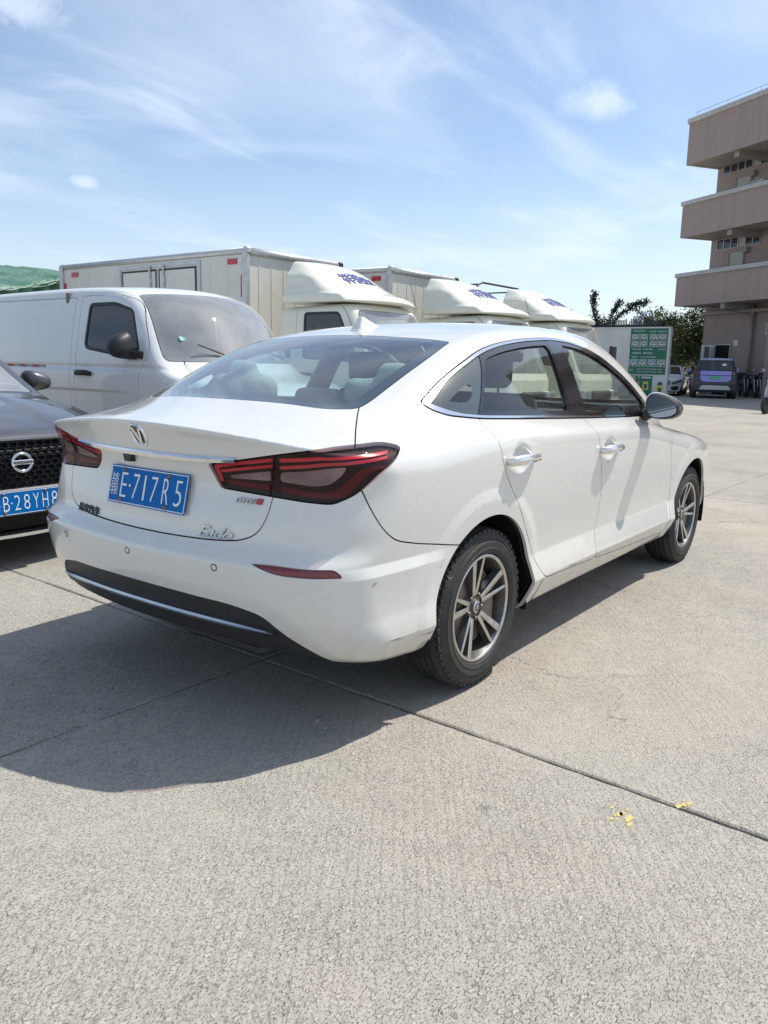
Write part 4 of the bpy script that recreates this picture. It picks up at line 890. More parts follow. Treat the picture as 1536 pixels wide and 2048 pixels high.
                for zz in (1.2, 1.9, 2.36): V, F = box((xr - .03, yo + s * .02 - .018, zz - .03), (xr + .03, yo + s * .02 + .018, zz + .03), .006); mobj('rod_bracket', V, F, ALU, bd)
            for xx, zz, ww, hh in ((x0 - .25, z1 - .16, .09, .035), (x1 + .35, z1 - .16, .09, .035), (x0 - .055, z1 - .48, .035, .14), (x1 + .06, z1 - .42, .035, .14)):
                V, F = box((xx - ww, yo - .006, zz - hh), (xx + ww, yo + .0095 + (0 if s > 0 else 0), zz + hh)) if s > 0 else box((xx - ww, yo - .0095, zz - hh), (xx + ww, yo + .006, zz + hh)); mobj('red_marker', V, F, REFL, bd)
            cap = box((x0 - .03, s * (w - .01) - .05, z1 - .075), (x0 + .065, s * (w - .01) + .05, z1 + .015), .02); mobj('corner_cap', *cap, BLACKPLASTIC if s > 0 else ALU, bd)
        V, F = tube([(x0, -w, z1 - .035), (x0, w, z1 - .035)], .05, 10); mobj('front_roof_rail', V, F, ALU, bd, smooth=True); V, F = tube([(x1, -w, z1 - .035), (x1, w, z1 - .035)], .05, 10); mobj('rear_roof_rail', V, F, ALU, bd, smooth=True)
        for y in np.linspace(-.7, .7, 7): V, F = box((x0 - .004, y - .012, z0 + .05), (x0 + .005, y + .012, z1 - .09)); mobj('panel_seam', V, F, BOXPANEL, bd)
        mobj('cargo_roof', *box((x1 + .02, -w + .03, z1 - .035), (x0 - .02, w - .03, z1 - .018)), BOXPANEL, bd)
        mobj('whip_antenna', *tube([(-.45, .72, 1.98), (-.62, .80, 2.35)], .004, 5), BLACKPLASTIC, B)
    else:
        x0, x1, w = -1.85, -5.4, .90
        bd = mobj('load_bed', *box((x1, -w, .70), (x0, w, .80), .01), ALU, B)
        for s in (-1, 1): mobj('bed_side', *box((x1, s * w - .02, .80), (x0, s * w + .02, 1.20), .008), ALU, bd)
        mobj('bed_headboard', *box((x0 - .03, -w, .80), (x0 + .02, w, 1.9), .008), ALU, bd)
        for xx in (-1.98, -2.9): 
            p = [(xx, -w + .02, 1.2), (xx, -w + .02, 2.48), (xx, -w + .08, 2.60), (xx, -w + .25, 2.66), (xx, w - .25, 2.66), (xx, w - .08, 2.60), (xx, w - .02, 2.48), (xx, w - .02, 1.2)]; V, F = tube(p, .018, 8); mobj('hoop', V, F, BLACKPLASTIC, bd, smooth=True)
        for s in (-1, 1): V, F = tube([(-1.98, s * (w - .1), 2.62), (-2.9, s * (w - .1), 2.62)], .014, 6); mobj('hoop_rail', V, F, BLACKPLASTIC, bd)
    return B
# ---------------------------------------------------------------- grey crossover at the left edge
GREYPAINT = mat('grey_metallic_paint', (.062, .062, .070), .38, .5, 1, noise=(400, .5, (.095, .095, .105)))
def build_crossover():
    Zt = S((-4.4, 1.0), (-4.0, 1.35), (-3.3, 1.56), (-2.5, 1.60), (-1.95, 1.535), (-1.6, 1.36), (-1.2, 1.10), (-1.02, 1.015), (-.85, .985), (-.5, .92), (-.22, .845), (-.08, .78), (.0, .70))
    Wd = S((.15, .80), (.3, .87), (.6, .905), (.85, .90), (1.0, .865), (1.2, .79), (1.4, .70), (1.6, .58))
    def f(x, y, z):
        y = np.sqrt(y * y + 1e-6); r = np.hypot(x + .86, z - .35); w = Wd(z) + .012 * sst(.5, .46, r)
        top = (z - (Zt(x + .10 * (y / .8)**2) - .05 * y * y + .012 * sst(.30, .40, y) * sst(.75, .65, y) * sst(-1.1, -.9, x))) * .9
        fr = x - (.03 - .10 * np.maximum(z - .62, 0) - .5 * np.maximum(.32 - z, 0) - .30 * (y / .8)**2.6)
        d = smax(y - w, top, .06); d = smax(d, fr, .05); d = smax(d, .2 - z, .03); return smax(d, -4.36 - x, .1)
    B = thing('crossover', 'dark grey metallic crossover with honeycomb grille at the left edge, blue plate B·28YH8', 'car', (-.21, 2.17, 0), -math.pi / 2)
    M = half_body(f, (-4.45, .15), (.15, 1.0, 1.68), .021); cut = cutter(.003); M = arches(M, (-.86, -3.5), .345, .385)
    def fc(poly, xmin=-.4):
        def fn(m): x, y, z = xyz(m); return np.where(x > xmin, sdf(poly, y, z), 1)
        return fn
    def wsf(m): x, y, z = xyz(m); return np.where(z > .95, smax(smax(y - (Wd(z) - .10), x + 1.06 + .10 * (y / .8)**2, .04), -1.86 - x, .05), 1)
    ws, M = cut(M, wsf)
    SW = rnd([(-1.32, 1.04, .03), (-1.95, 1.42, .1), (-2.6, 1.46, .2), (-3.5, 1.40, .1), (-3.7, 1.12, .05)], .05); sw, M = cut(M, lambda m: (lambda x, y, z: np.where(y > .5, sdf(SW, x, z), 1))(*xyz(m)))
    liner = M
    GR = rnd([(-.5, .765, 0), (.40, .765, .02), (.565, .78, .02), (.44, .55, .06), (.34, .505, .05), (-.5, .50, 0)], .03)
    gr, M = cut(M, fc(GR))
    LG = rnd([(-.5, .335, 0), (.50, .335, .03), (.60, .25, .03), (.5, .225, .02), (-.5, .225, 0)], .02); lg, M = cut(M, fc(LG))
    HL = rnd([(-.02, .775, .02), (-.12, .70, .03), (-.42, .775, .02), (-.60, .845, .02), (-.35, .83, .05)], .03); hl, M = cut(M, lambda m: (lambda x, y, z: np.where(y > .5, sdf(HL, x, z), 1))(*xyz(m)))
    HD = lambda m: (lambda x, y, z: np.where((z > .74), smax(smax(y - np.interp(x, (-1.1, -.5, -.1), (.76, .74, .60)), -1.03 - .10 * (y / .8)**2 - x, .05), x + .055 + .28 * (y / .8)**2.6, .03), 1))(*xyz(m)); hood, M = cut(M, HD)
    panel('body_shell', M, f, GREYPAINT, B, flange=.02); panel('cabin_liner', liner, f, DARK, B, flange=0, lift=-.035); panel('bonnet', hood, f, GREYPAINT, B, flange=.02)
    w = panel('windscreen', ws, f, WINDSCREEN, B, flange=.004); panel('black_border', split(ws, wsf(ws) + .035)[1], f, BLACKPLASTIC, w, flange=0, lift=-.005)
    g = panel('grille', gr, f, CAVITY, B, flange=0, lift=-.05); panel('lower_grille', lg, f, CAVITY, B, flange=.02, lift=-.03)
    for s in (-1, 1):
        panel('side_window', sw, f, GLASSTINT, B, s, flange=.004); panel('headlamp', hl, f, mat('crossover_headlamp', (.4, .42, .45), .1, .5, 1, noise=(20, .6, (.1, .1, .12))), B, s)
        c = mirror_body(B, s, -1.50, .98, 1.075, .10, .11, .075, GREYPAINT, BLACKPLASTIC)
    # honeycomb of the grille: one hexagon ring each
    hexes = []
    for r_ in range(9):
        for c_ in range(-9, 10):
            y = (c_ + .5 * (r_ % 2)) * .056; z = .52 + r_ * .0285
            if sdf(GR, np.array([abs(y)]), np.array([z]))[0] > -.008: continue
            k = surf(f, (.5, y, z), (-1, 0, 0))[0]; V = []; F = []
            for j in range(6):
                a = math.pi / 3 * j + math.pi / 6
                for rr, dx in ((1.0, -.032), (1.0, -.014), (.84, -.014), (.80, -.032)): V.append((k[0] + dx, y + .033 * rr * math.cos(a), z + .0195 * rr * math.sin(a)))
            for j in range(6):
                for q in range(3): n = (j + 1) % 6; F.append((j * 4 + q, j * 4 + q + 1, n * 4 + q + 1, n * 4 + q))
            mobj('grille_cell', V, F, BLACKGLOSS, g)
    def strip(name, pts, w_, m, dx=.012, par=B):
        V = []; F = []
        for y, z in pts:
            k = surf(f, (.5, y, z), (-1, 0, 0))[0]
            for dz, d in ((-w_, -.01), (-w_ * .8, dx), (w_ * .8, dx), (w_, -.01)): V.append((k[0] + d, y, z + dz))
        for i in range(len(pts) - 1):
            for j in range(3): F.append((i * 4 + j, i * 4 + j + 1, (i + 1) * 4 + j + 1, (i + 1) * 4 + j))
        mobj(name, V, F, m, par, auto=40)
    up = [(y, .777 + .004 * abs(y)) for y in np.linspace(-.56, .56, 33)]; strip('grille_top_chrome', up, .006, CHROME, .012, B)
    for s in (-1, 1): strip('grille_side_chrome', [(s * np.interp(t, (0, .35, 1), (.28, .36, .56)), np.interp(t, (0, .35, 1), (.500, .53, .77))) for t in np.linspace(0, 1, 20)][1:], .020, CHROME, .02, B)
    strip('grille_bottom_chrome', [(y, .494) for y in np.linspace(-.29, .29, 25)], .011, CHROME, .02, B); strip('lower_lip_chrome', [(y, .205 + .05 * y * y) for y in np.linspace(-.62, .62, 33)], .012, CHROME, .02, B)
    # ring badge with its bar
    k = surf(f, (.5, 0, .65), (-1, 0, 0))[0] + [.012, 0, 0]; R = frame((1, 0, .08)); t = np.linspace(0, 2 * np.pi, 40)[:-1]
    V, F = tube([(.058 * math.cos(a), .052 * math.sin(a), 0) for a in list(t) + [t[0]]], .0095, 8, False); em = mobj('badge', *xf((V, F), R, k), CHROME, B, smooth=True)
    mobj('badge_bar', *xf(box((-.068, -.014, -.006), (.068, .014, .012), .004), R, k), CHROME, em); text('badge_lettering', 'NISSAN', BLACKPLASTIC, em, k + R @ np.array([0, 0, .0125]), R, .014, .105, .001)
    kp = surf(f, (.5, 0, .42), (-1, 0, 0))[0] + [.035, 0, 0]
    mobj('plate_holder', *box((kp[0] - .05, -.235, .34), (kp[0] - .004, .235, .50), .01), BLACKPLASTIC, B)
    ch = [('粤', -.1865, .040, .086), ('B', -.1295, .036, .088), ('·', -.097, .009, .009), ('2', -.062, .036, .088), ('8', -.004, .036, .088), ('Y', .054, .036, .088), ('H', .112, .036, .088), ('8', .172, .036, .088)]
    plate(B, kp, (1, 0, .06), ch, BLUEPLATE, PLATEWHITE)
    mobj('dashboard', *box((-1.75, -.7, .8), (-1.25, .7, 1.0), .05), DARK, B); mobj('underbody', *box((-4.2, -.7, .22), (-.3, .7, .3)), CAVITY, B)
    for y in (-.38, .38): seat(B, -2.4, y, SEAT, .24, .62)
    wheels(B, (-.86, -3.5), .79, .335, .215, .215)
# ---------------------------------------------------------------- small lilac hatchback far off, seen from behind
def build_hatch():
    lil = mat('lilac_paint', (.30, .26, .68), .35, 0, 1, noise=(3, .2, (.26, .25, .55))); lilr = mat('lilac_roof', (.34, .33, .5), .3, 0, 1, noise=(3, .2, (.3, .3, .45)))
    Wd = S((.2, .78), (.35, .85), (.6, .865), (.9, .845), (1.05, .82), (1.3, .74), (1.55, .66), (1.75, .60))
    def f(x, y, z):
        y = np.sqrt(y * y + 1e-6); w = Wd(z) + .02 * sst(.5, .46, np.hypot(x, z - .34)) + .02 * sst(.5, .46, np.hypot(x - 2.1, z - .34))
        tail = np.interp(z, (.2, .35, .65, .95, 1.1, 1.62, 1.75), (-.50, -.62, -.63, -.58, -.54, -.30, -.26)) + .10 * (y / .8)**2 - x
        top = (z - np.interp(x, (-.6, -.3, .6, 1.4, 2.1, 2.3, 3.0), (1.58, 1.69, 1.72, 1.62, 1.08, 1.0, .88)) + .06 * y * y)
        d = smax(y - w, tail, .1); d = smax(d, top * .85, .07); d = smax(d, .26 - z, .03); return smax(d, x - (2.95 - .3 * (y / .8)**2), .1)
    B = thing('small_hatchback', 'lilac and black small hatchback seen from behind near the building, green plate', 'car', (34.9, 7.42, 0), math.radians(18)); B.scale = (1.06, 1.08, 1.04)
    M = half_body(f, (-.8, .2), (3.1, 1.0, 1.8), .04); cut = cutter(.006); M = arches(M, (0, 2.1), .34, .37)
    rear = lambda poly: (lambda m: (lambda x, y, z: np.where(x < -.05, sdf(poly, y, z), 1))(*xyz(m)))
    gl, M = cut(M, rear(rnd([(-.5, 1.18, 0), (.66, 1.18, .03), (.54, 1.56, .06), (-.5, 1.58, 0)], .04)))
    up, M = cut(M, rear(rnd([(-.5, 1.165, 0), (.60, 1.165, .02), (.60, .98, .02), (-.5, .96, 0)], .02))); lo_, M = cut(M, rear(rnd([(-.5, .95, 0), (.60, .965, .03), (.58, .78, .07), (.45, .70, .06), (-.5, .69, 0)], .05)))
    tl, M = cut(M, lambda m: np.where(xyz(m)[0] < -.1, sdf(rnd([(.62, 1.165), (.9, 1.165), (.9, .99), (.63, .99)], .02), xyz(m)[1], xyz(m)[2]), 1))
    sk, M = cut(M, rear(rnd([(-.5, .56, 0), (.50, .56, .05), (.62, .37, .03), (-.5, .37, 0)], .03)))
    SW = rnd([(-.15, 1.12), (.02, 1.52), (1.2, 1.53), (1.85, 1.08)], .06); sw, M = cut(M, lambda m: np.where(xyz(m)[1] > .4, sdf(SW, xyz(m)[0], xyz(m)[2]), 1))
    roof, M = cut(M, lambda m: 1.60 - xyz(m)[2]); ld, M = cut(M, lambda m: np.where(xyz(m)[1] > .4, sdf(rnd([(.25, 1.02), (2.3, 1.0), (2.0, .5), (.45, .5)], .1), xyz(m)[0], xyz(m)[2]), 1))
    panel('body_shell', M, f, mat('black_cladding', (.035, .034, .045), .45, 0, .3, noise=(20, .4, (.06, .06, .07))), B, flange=.02); panel('roof', roof, f, lilr, B, flange=.02); panel('rear_window', gl, f, GLASSTINT, B, flange=0)
    panel('tailgate_upper', up, f, lil, B, flange=.02); panel('tailgate_lower', lo_, f, lil, B, flange=.02); panel('skid_plate', sk, f, ALU, B, flange=.02)
    panel('cabin_liner', (M[0], M[1]), f, CAVITY, B, flange=0, lift=-.05)
    for s in (-1, 1): panel('side_window', sw, f, GLASSTINT, B, s, flange=0); panel('door', ld, f, lil, B, s, flange=.02); panel('tail_lamp', tl, f, mat('smoked_lamp', (.12, .02, .02), .2, 0, 1, noise=(15, .6, (.05, .03, .03))), B, s, flange=.02); mobj('door_mirror', *box((1.55, s * .95 - .09, 1.08), (1.66, s * .95 + .09, 1.22), .03), lil, B); mobj('bumper_reflector', *box((-.60, s * .66 - .05, .62), (-.54, s * .66 + .05, .66)), REFL, B)
    gp = mat('plate_green', (.10, .55, .28), .4, noise=(8, .5, (.25, .65, .4))); kp = surf(f, (-1.2, 0, .87), (1, 0, 0))[0] + [-.012, 0, 0]
    plate(B, kp, (-1, 0, .12), [('粤', -.19, .035, .08), ('B', -.135, .03, .085), ('F', -.075, .03, .085), ('1', -.025, .012, .085), ('7', .03, .03, .085), ('2', .08, .03, .085), ('6', .13, .03, .085), ('2', .18, .03, .085)], gp, BLACKPLASTIC, w=.48, screws=False)
    st = surf(f, (-1.2, -.30, 1.42), (1, 0, 0))[0] + [-.008, 0, 0]; wh = mat('white_sticker', (.75, .75, .78), .6, noise=(20, .3, (.6, .6, .65)))
    V, F = lathe([(.001, .001), (.055, .001), (.07, .0)], 18, 'z'); mobj('window_sticker', *xf((V * [1.3, .8, 1], F), frame((-1, 0, .4)), st), wh, B); mobj('window_sticker', *xf(box((-.17, -.012, 0), (.17, .012, .002)), frame((-1, 0, .4)), st - [-.03, 0, .12]), wh, B)
    wheels(B, (0, 2.1), .76, .335, .2, .21)
def build_white_hatch():
    f0 = S((.2, .80), (.5, .89), (.9, .88), (1.1, .80), (1.4, .66))
    def f(x, y, z):
        y = np.sqrt(y * y + 1e-6); top = (z - np.interp(x, (-4, -3.5, -2.6, -1.9, -1.1, -.9, -.25, 0), (1.1, 1.4, 1.45, 1.40, 1.0, .97, .84, .72)) + .05 * y * y) * .9
        d = smax(y - f0(z), top, .08); d = smax(d, x - (.02 - .25 * (y / .8)**2.4 - .12 * np.maximum(z - .6, 0)), .08); d = smax(d, .2 - z, .03); return smax(d, -4.1 - x, .1)
    B = thing('white_parked_car', 'white parked car half hidden behind the end of the poster wall', 'car', (35.5, 9.95, 0), math.radians(192))
    M = half_body(f, (-4.2, .2), (.1, 1.0, 1.55), .045); cut = cutter(.006); M = arches(M, (-.85, -3.4), .33, .37)
    hl, M = cut(M, lambda m: np.where((xyz(m)[0] > -.6) & (xyz(m)[1] > .4), sdf(rnd([(.44, .62), (.9, .78), (.9, .66), (.5, .54)], .03), xyz(m)[1], xyz(m)[2]), 1)); gr, M = cut(M, lambda m: np.where(xyz(m)[0] > -.4, sdf(rnd([(-.5, .70), (.40, .70), (.30, .42), (-.5, .42)], .04), xyz(m)[1], xyz(m)[2]), 1))
    fg, M = cut(M, lambda m: np.where((xyz(m)[0] > -.6), sdf(rnd([(.42, .42), (.75, .46), (.72, .27), (.46, .27)], .03), xyz(m)[1], xyz(m)[2]), 1)); ws, M = cut(M, lambda m: np.where(xyz(m)[2] > .96, smax(smax(xyz(m)[1] - f0(xyz(m)[2]) + .1, xyz(m)[0] + 1.12, .03), -1.85 - xyz(m)[0], .03), 1))
    panel('body_shell', M, f, VWHITE, B, flange=.02); panel('grille', gr, f, BLACKPLASTIC, B, flange=.03, lift=-.02); panel('windscreen', ws, f, GLASSTINT, B, flange=0); panel('cabin_liner', M, f, CAVITY, B, flange=0, lift=-.05)
    for s in (-1, 1): panel('headlamp', hl, f, mat('dark_headlamp', (.08, .085, .1), .15, .3, 1, noise=(12, .7, (.4, .4, .42))), B, s, flange=.02); panel('bumper_intake', fg, f, BLACKPLASTIC, B, s, flange=.03, lift=-.02)
    for y, z in ((0, .63), (0, .54)): mobj('grille_bar', *box((-.03, -.36, z - .012), (.02, .36, z + .012), .004), CHROME, B)
    wheels(B, (-.85, -3.4), .78, .325, .2, .21)
# ---------------------------------------------------------------- motor scooters
def build_scooter(loc, rz, label, col, box_=True):
    B = thing('motor_scooter', label, 'scooter', loc, rz, 'motor scooters parked by the building')
    pm = mat('scooter_paint', col, .3, 0, .8, noise=(8, .3, tuple(c * .6 for c in col))); 
    for x in (-.62, .62):
        V, F = lathe([(.15, -.045), (.21, -.05), (.245, -.03), (.25, 0), (.245, .03), (.21, .05), (.15, .045)], 28, 'y', True); w = mobj('wheel', V + [x, 0, .25], F, RUBBER, B, smooth=True); V, F = lathe([(.02, -.04), (.16, -.025), (.16, .025), (.02, .04)], 20, 'y', True); mobj('rim', V + [x, 0, .25], F, ALLOYDARK, w)
    mobj('front_fork', *join(tube([(.62, .07, .25), (.44, .07, .85)], .022, 8), tube([(.62, -.07, .25), (.44, -.07, .85)], .022, 8)), ALLOY, B)
    fs = lambda x, y, z: smax(np.abs(y) - .17 + .18 * np.abs(z - .7), np.abs(x - .40 + .3 * (z - .7)) - .07, .06)
    blob('front_shield', lambda x, y, z: smax(fs(x, y, z), np.abs(z - .70) - .32, .08), (.1, -.25, .3), (.7, .25, 1.06), .03, pm, B)
    blob('body', lambda x, y, z: smin(smax(smax(np.abs(y) - .17 + .06 * np.maximum(-x - .4, 0), np.abs(z - .62 - .12 * np.minimum(x + .3, 0) * -1) - .16, .1), np.abs(x + .42) - .42, .1), rbox((.05, 0, .36), (.35, .13, .07), .06)(x, y, z), .08), (-.95, -.25, .2), (.5, .25, .92), .03, pm, B)
    blob('seat', rbox((-.38, 0, .80), (.36, .14, .055), .05), (-.78, -.18, .72), (.02, .18, .88), .025, BLACKPLASTIC, B)
    mobj('handlebar', *join(tube([(.38, 0, .85), (.34, 0, 1.02)], .03, 8), tube([(.26, -.33, 1.04), (.36, -.1, 1.03), (.36, .1, 1.03), (.26, .33, 1.04)], .016, 8)), BLACKPLASTIC, B)
    blob('headlamp', rbox((.42, 0, .95), (.08, .11, .09), .06), (.3, -.15, .83), (.54, .15, 1.07), .025, pm, B)
    for s in (-1, 1):
        m = mobj('mirror', *tube([(.30, s * .26, 1.04), (.31, s * .33, 1.24)], .008, 6), BLACKPLASTIC, B); V, F = lathe([(.001, -.012), (.05, -.01), (.06, .0), (.001, .006)], 16, 'x'); mobj('mirror_glass', V * [1, 1.2, .8] + [.30, s * .34, 1.27], F, MIRROR, m)
    mobj('exhaust', *tube([(-.2, -.12, .28), (-.5, -.16, .30), (-.85, -.17, .36)], (.03, .045, .04), 10), BRAKE, B); mobj('stand', *tube([(-.1, .1, .3), (-.05, .24, .0)], .015, 6), BLACKPLASTIC, B)
    if box_: blob('top_box', rbox((-.82, 0, 1.0), (.19, .20, .15), .06), (-1.05, -.24, .82), (-.58, .24, 1.18), .03, BLACKPLASTIC, B)
    return B
# ---------------------------------------------------------------- ground: cast concrete slabs
def concrete_mat():
    m = bpy.data.materials.new('worn_concrete'); m.use_nodes = True; nt = m.node_tree; N = nt.nodes; L = nt.links; b = N['Principled BSDF']; b.inputs['Roughness'].default_value = .88; b.inputs['Specular IOR Level'].default_value = .3
    tc = N.new('ShaderNodeTexCoord'); co = tc.outputs['Object']
    def noise(s, d, r=.55, mp=None, dist=0):
        n = N.new('ShaderNodeTexNoise'); n.inputs['Scale'].default_value = s; n.inputs['Detail'].default_value = d; n.inputs['Roughness'].default_value = r; n.inputs['Distortion'].default_value = dist
        if mp:
            k = N.new('ShaderNodeMapping'); k.inputs['Scale'].default_value = mp[0]; k.inputs['Rotation'].default_value = (0, 0, mp[1]); L.new(co, k.inputs[0]); L.new(k.outputs[0], n.inputs[0])
        else: L.new(co, n.inputs[0])
        return n.outputs[0]
    def ramp(v, a, c, p=0, q=1):
        r = N.new('ShaderNodeMapRange'); L.new(v, r.inputs[0])
        for i, k in zip((1, 2, 3, 4), (a, c, p, q)): r.inputs[i].default_value = k
        return r.outputs[0]
    def mix(f, a, c, mode='MIX'):
        x = N.new('ShaderNodeMix'); x.data_type = 'RGBA'; x.blend_type = mode
        if isinstance(f, float): x.inputs[0].default_value = f
        else: L.new(f, x.inputs[0])
        for i, v in ((6, a), (7, c)):
            if isinstance(v, tuple): x.inputs[i].default_value = (*v, 1)
            else: L.new(v, x.inputs[i])
        return x.outputs[2]
    def mth(op, a, c):
        n = N.new('ShaderNodeMath'); n.operation = op
        for i, v in enumerate((a, c)):
            if isinstance(v, (int, float)): n.inputs[i].default_value = v
            else: L.new(v, n.inputs[i])
        return n.outputs[0]
    broad = noise(.45, 6, .6); mid = noise(2.6, 7, .65); fine = noise(150, 4, .75); grain = noise(60, 6, .7); brush = noise(120, 3, .6, ((.22, 1.6, 1), .62), .3); pit = noise(170, 2, .5, ((.7, 1.2, 1), .62), .3)
    expo = ramp(noise(.9, 5, .65), .36, .60)
    wv = N.new('ShaderNodeVectorMath'); wv.operation = 'MULTIPLY_ADD'; wn = N.new('ShaderNodeTexNoise'); wn.inputs['Scale'].default_value = 75; wn.inputs['Detail'].default_value = 4; L.new(co, wn.inputs[0]); L.new(wn.outputs['Color'], wv.inputs[0]); wv.inputs[1].default_value = (.024, .024, 0); L.new(co, wv.inputs[2])
    def stones(scale, frac, rot):
        k = N.new('ShaderNodeMapping'); k.inputs['Scale'].default_value = (.75, 1.25, 1); k.inputs['Rotation'].default_value = (0, 0, rot); L.new(wv.outputs[0], k.inputs[0])
        v = N.new('ShaderNodeTexVoronoi'); v.voronoi_dimensions = '2D'; v.inputs['Scale'].default_value = scale; L.new(k.outputs[0], v.inputs[0]); q = N.new('ShaderNodeSeparateColor'); L.new(v.outputs['Color'], q.inputs[0])
        on = mth('MULTIPLY', ramp(q.outputs[0], 1 - frac, 1 - frac + .02), ramp(expo, 0, 1, .25, 1)); return mth('MULTIPLY', ramp(v.outputs['Distance'], .36, .26), on), mth('MULTIPLY', mth('MULTIPLY', ramp(v.outputs['Distance'], .30, .40), ramp(v.outputs['Distance'], .62, .46)), on), q.outputs[1]
    st1, rim1, t1 = stones(50, .30, .5); st2, rim2, t2 = stones(95, .38, 1.3)
    # faint drag marks of the float
    sp_ = N.new('ShaderNodeSeparateXYZ'); mg = N.new('ShaderNodeMapping'); mg.inputs['Rotation'].default_value = (0, 0, .95); L.new(wv.outputs[0], mg.inputs[0]); L.new(mg.outputs[0], sp_.inputs[0]); sn = N.new('ShaderNodeMath'); sn.operation = 'SINE'; L.new(mth('MULTIPLY', sp_.outputs[0], 210), sn.inputs[0]); groove = mth('MULTIPLY', ramp(sn.outputs[0], .2, 1), ramp(noise(.8, 3, .5, ((1, 1, 1), 1.9)), .46, .60))
    c = mix(ramp(broad, .34, .68), (.50, .462, .39), (.385, .365, .322)); c = mix(ramp(mid, .35, .7, 0, .6), c, (.475, .455, .405))
    c = mix(ramp(grain, .38, .66, 0, .55), c, (.31, .298, .27)); c = mix(ramp(fine, .42, .70, 0, .50), c, (.22, .21, .19)); c = mix(ramp(brush, .54, .70, 0, .38), c, (.24, .23, .21)); c = mix(mth('MULTIPLY', ramp(pit, .62, .70, 0, .8), ramp(expo, 0, 1, .35, 1)), c, (.10, .096, .09)); c = mix(mth('MULTIPLY', groove, .20), c, (.22, .21, .19))
    c = mix(mth('MULTIPLY', mth('MULTIPLY', rim2, ramp(grain, .42, .58)), .6), c, (.15, .145, .13)); c = mix(mth('MULTIPLY', st2, .75), c, mix(t2, (.56, .535, .48), (.33, .31, .275))); c = mix(mth('MULTIPLY', mth('MULTIPLY', rim1, ramp(grain, .40, .60)), .7), c, (.13, .125, .115)); c = mix(mth('MULTIPLY', st1, .7), c, mix(t1, (.58, .555, .50), (.37, .34, .30)))
    c = mix(ramp(noise(20, 6, .78), .50, .70, 0, .50), c, (.255, .245, .222)); c = mix(ramp(noise(8, 6, .75), .52, .76, 0, .45), c, (.52, .50, .45)); c = mix(ramp(noise(1.7, 5, .7), .54, .74, 0, .35), c, (.47, .405, .355)); c = mix(mth('MULTIPLY', ramp(noise(38, 4, .7), .55, .68, 0, .8), ramp(noise(1.1, 4, .65), .44, .62)), c, (.15, .145, .135))
    # old stains, rusty patches, tyre-darkened lanes and hairline cracks
    c = mix(ramp(noise(.7, 7, .72), .50, .74, 0, .62), c, (.20, .193, .18)); c = mix(ramp(noise(.33, 6, .6), .50, .74, 0, .55), c, (.50, .415, .33)); c = mix(ramp(noise(4.2, 4, .65), .66, .74, 0, .6), c, (.13, .125, .115)); c = mix(ramp(noise(2.1, 6, .75), .60, .76, 0, .5), c, (.56, .53, .47))
    ce = N.new('ShaderNodeTexVoronoi'); ce.feature = 'DISTANCE_TO_EDGE'; ce.inputs['Scale'].default_value = .33; dn = N.new('ShaderNodeTexNoise'); dn.inputs['Scale'].default_value = 2.4; dn.inputs['Detail'].default_value = 8; dn.inputs['Roughness'].default_value = .65; L.new(co, dn.inputs[0])
    av = N.new('ShaderNodeVectorMath'); av.operation = 'MULTIPLY_ADD'; L.new(dn.outputs['Color'], av.inputs[0]); av.inputs[1].default_value = (.55, .55, 0); L.new(co, av.inputs[2]); L.new(av.outputs[0], ce.inputs[0])
    crack = mth('MULTIPLY', ramp(ce.outputs['Distance'], .0016, .0004), ramp(noise(.6, 2), .50, .60)); c = mix(mth('MULTIPLY', crack, .75), c, (.07, .067, .06))
    oi = N.new('ShaderNodeObjectInfo'); c = mix(ramp(oi.outputs['Random'], 0, 1, 0, .16), c, (.30, .285, .25))
    L.new(c, b.inputs['Base Color'])
    h = mth('ADD', mth('MULTIPLY', fine, .45), mth('ADD', mth('MULTIPLY', grain, .6), mth('ADD', mth('MULTIPLY', ramp(pit, .56, .70), -.55), mth('ADD', mth('MULTIPLY', brush, -.3), mth('ADD', mth('MULTIPLY', groove, -.18), mth('ADD', mth('MULTIPLY', st1, .45), mth('ADD', mth('MULTIPLY', st2, .3), mth('MULTIPLY', rim1, -.15))))))))
    bm = N.new('ShaderNodeBump'); bm.inputs['Strength'].default_value = 1; bm.inputs['Distance'].default_value = .006; L.new(h, bm.inputs['Height']); L.new(bm.outputs[0], b.inputs['Normal'])
    return m
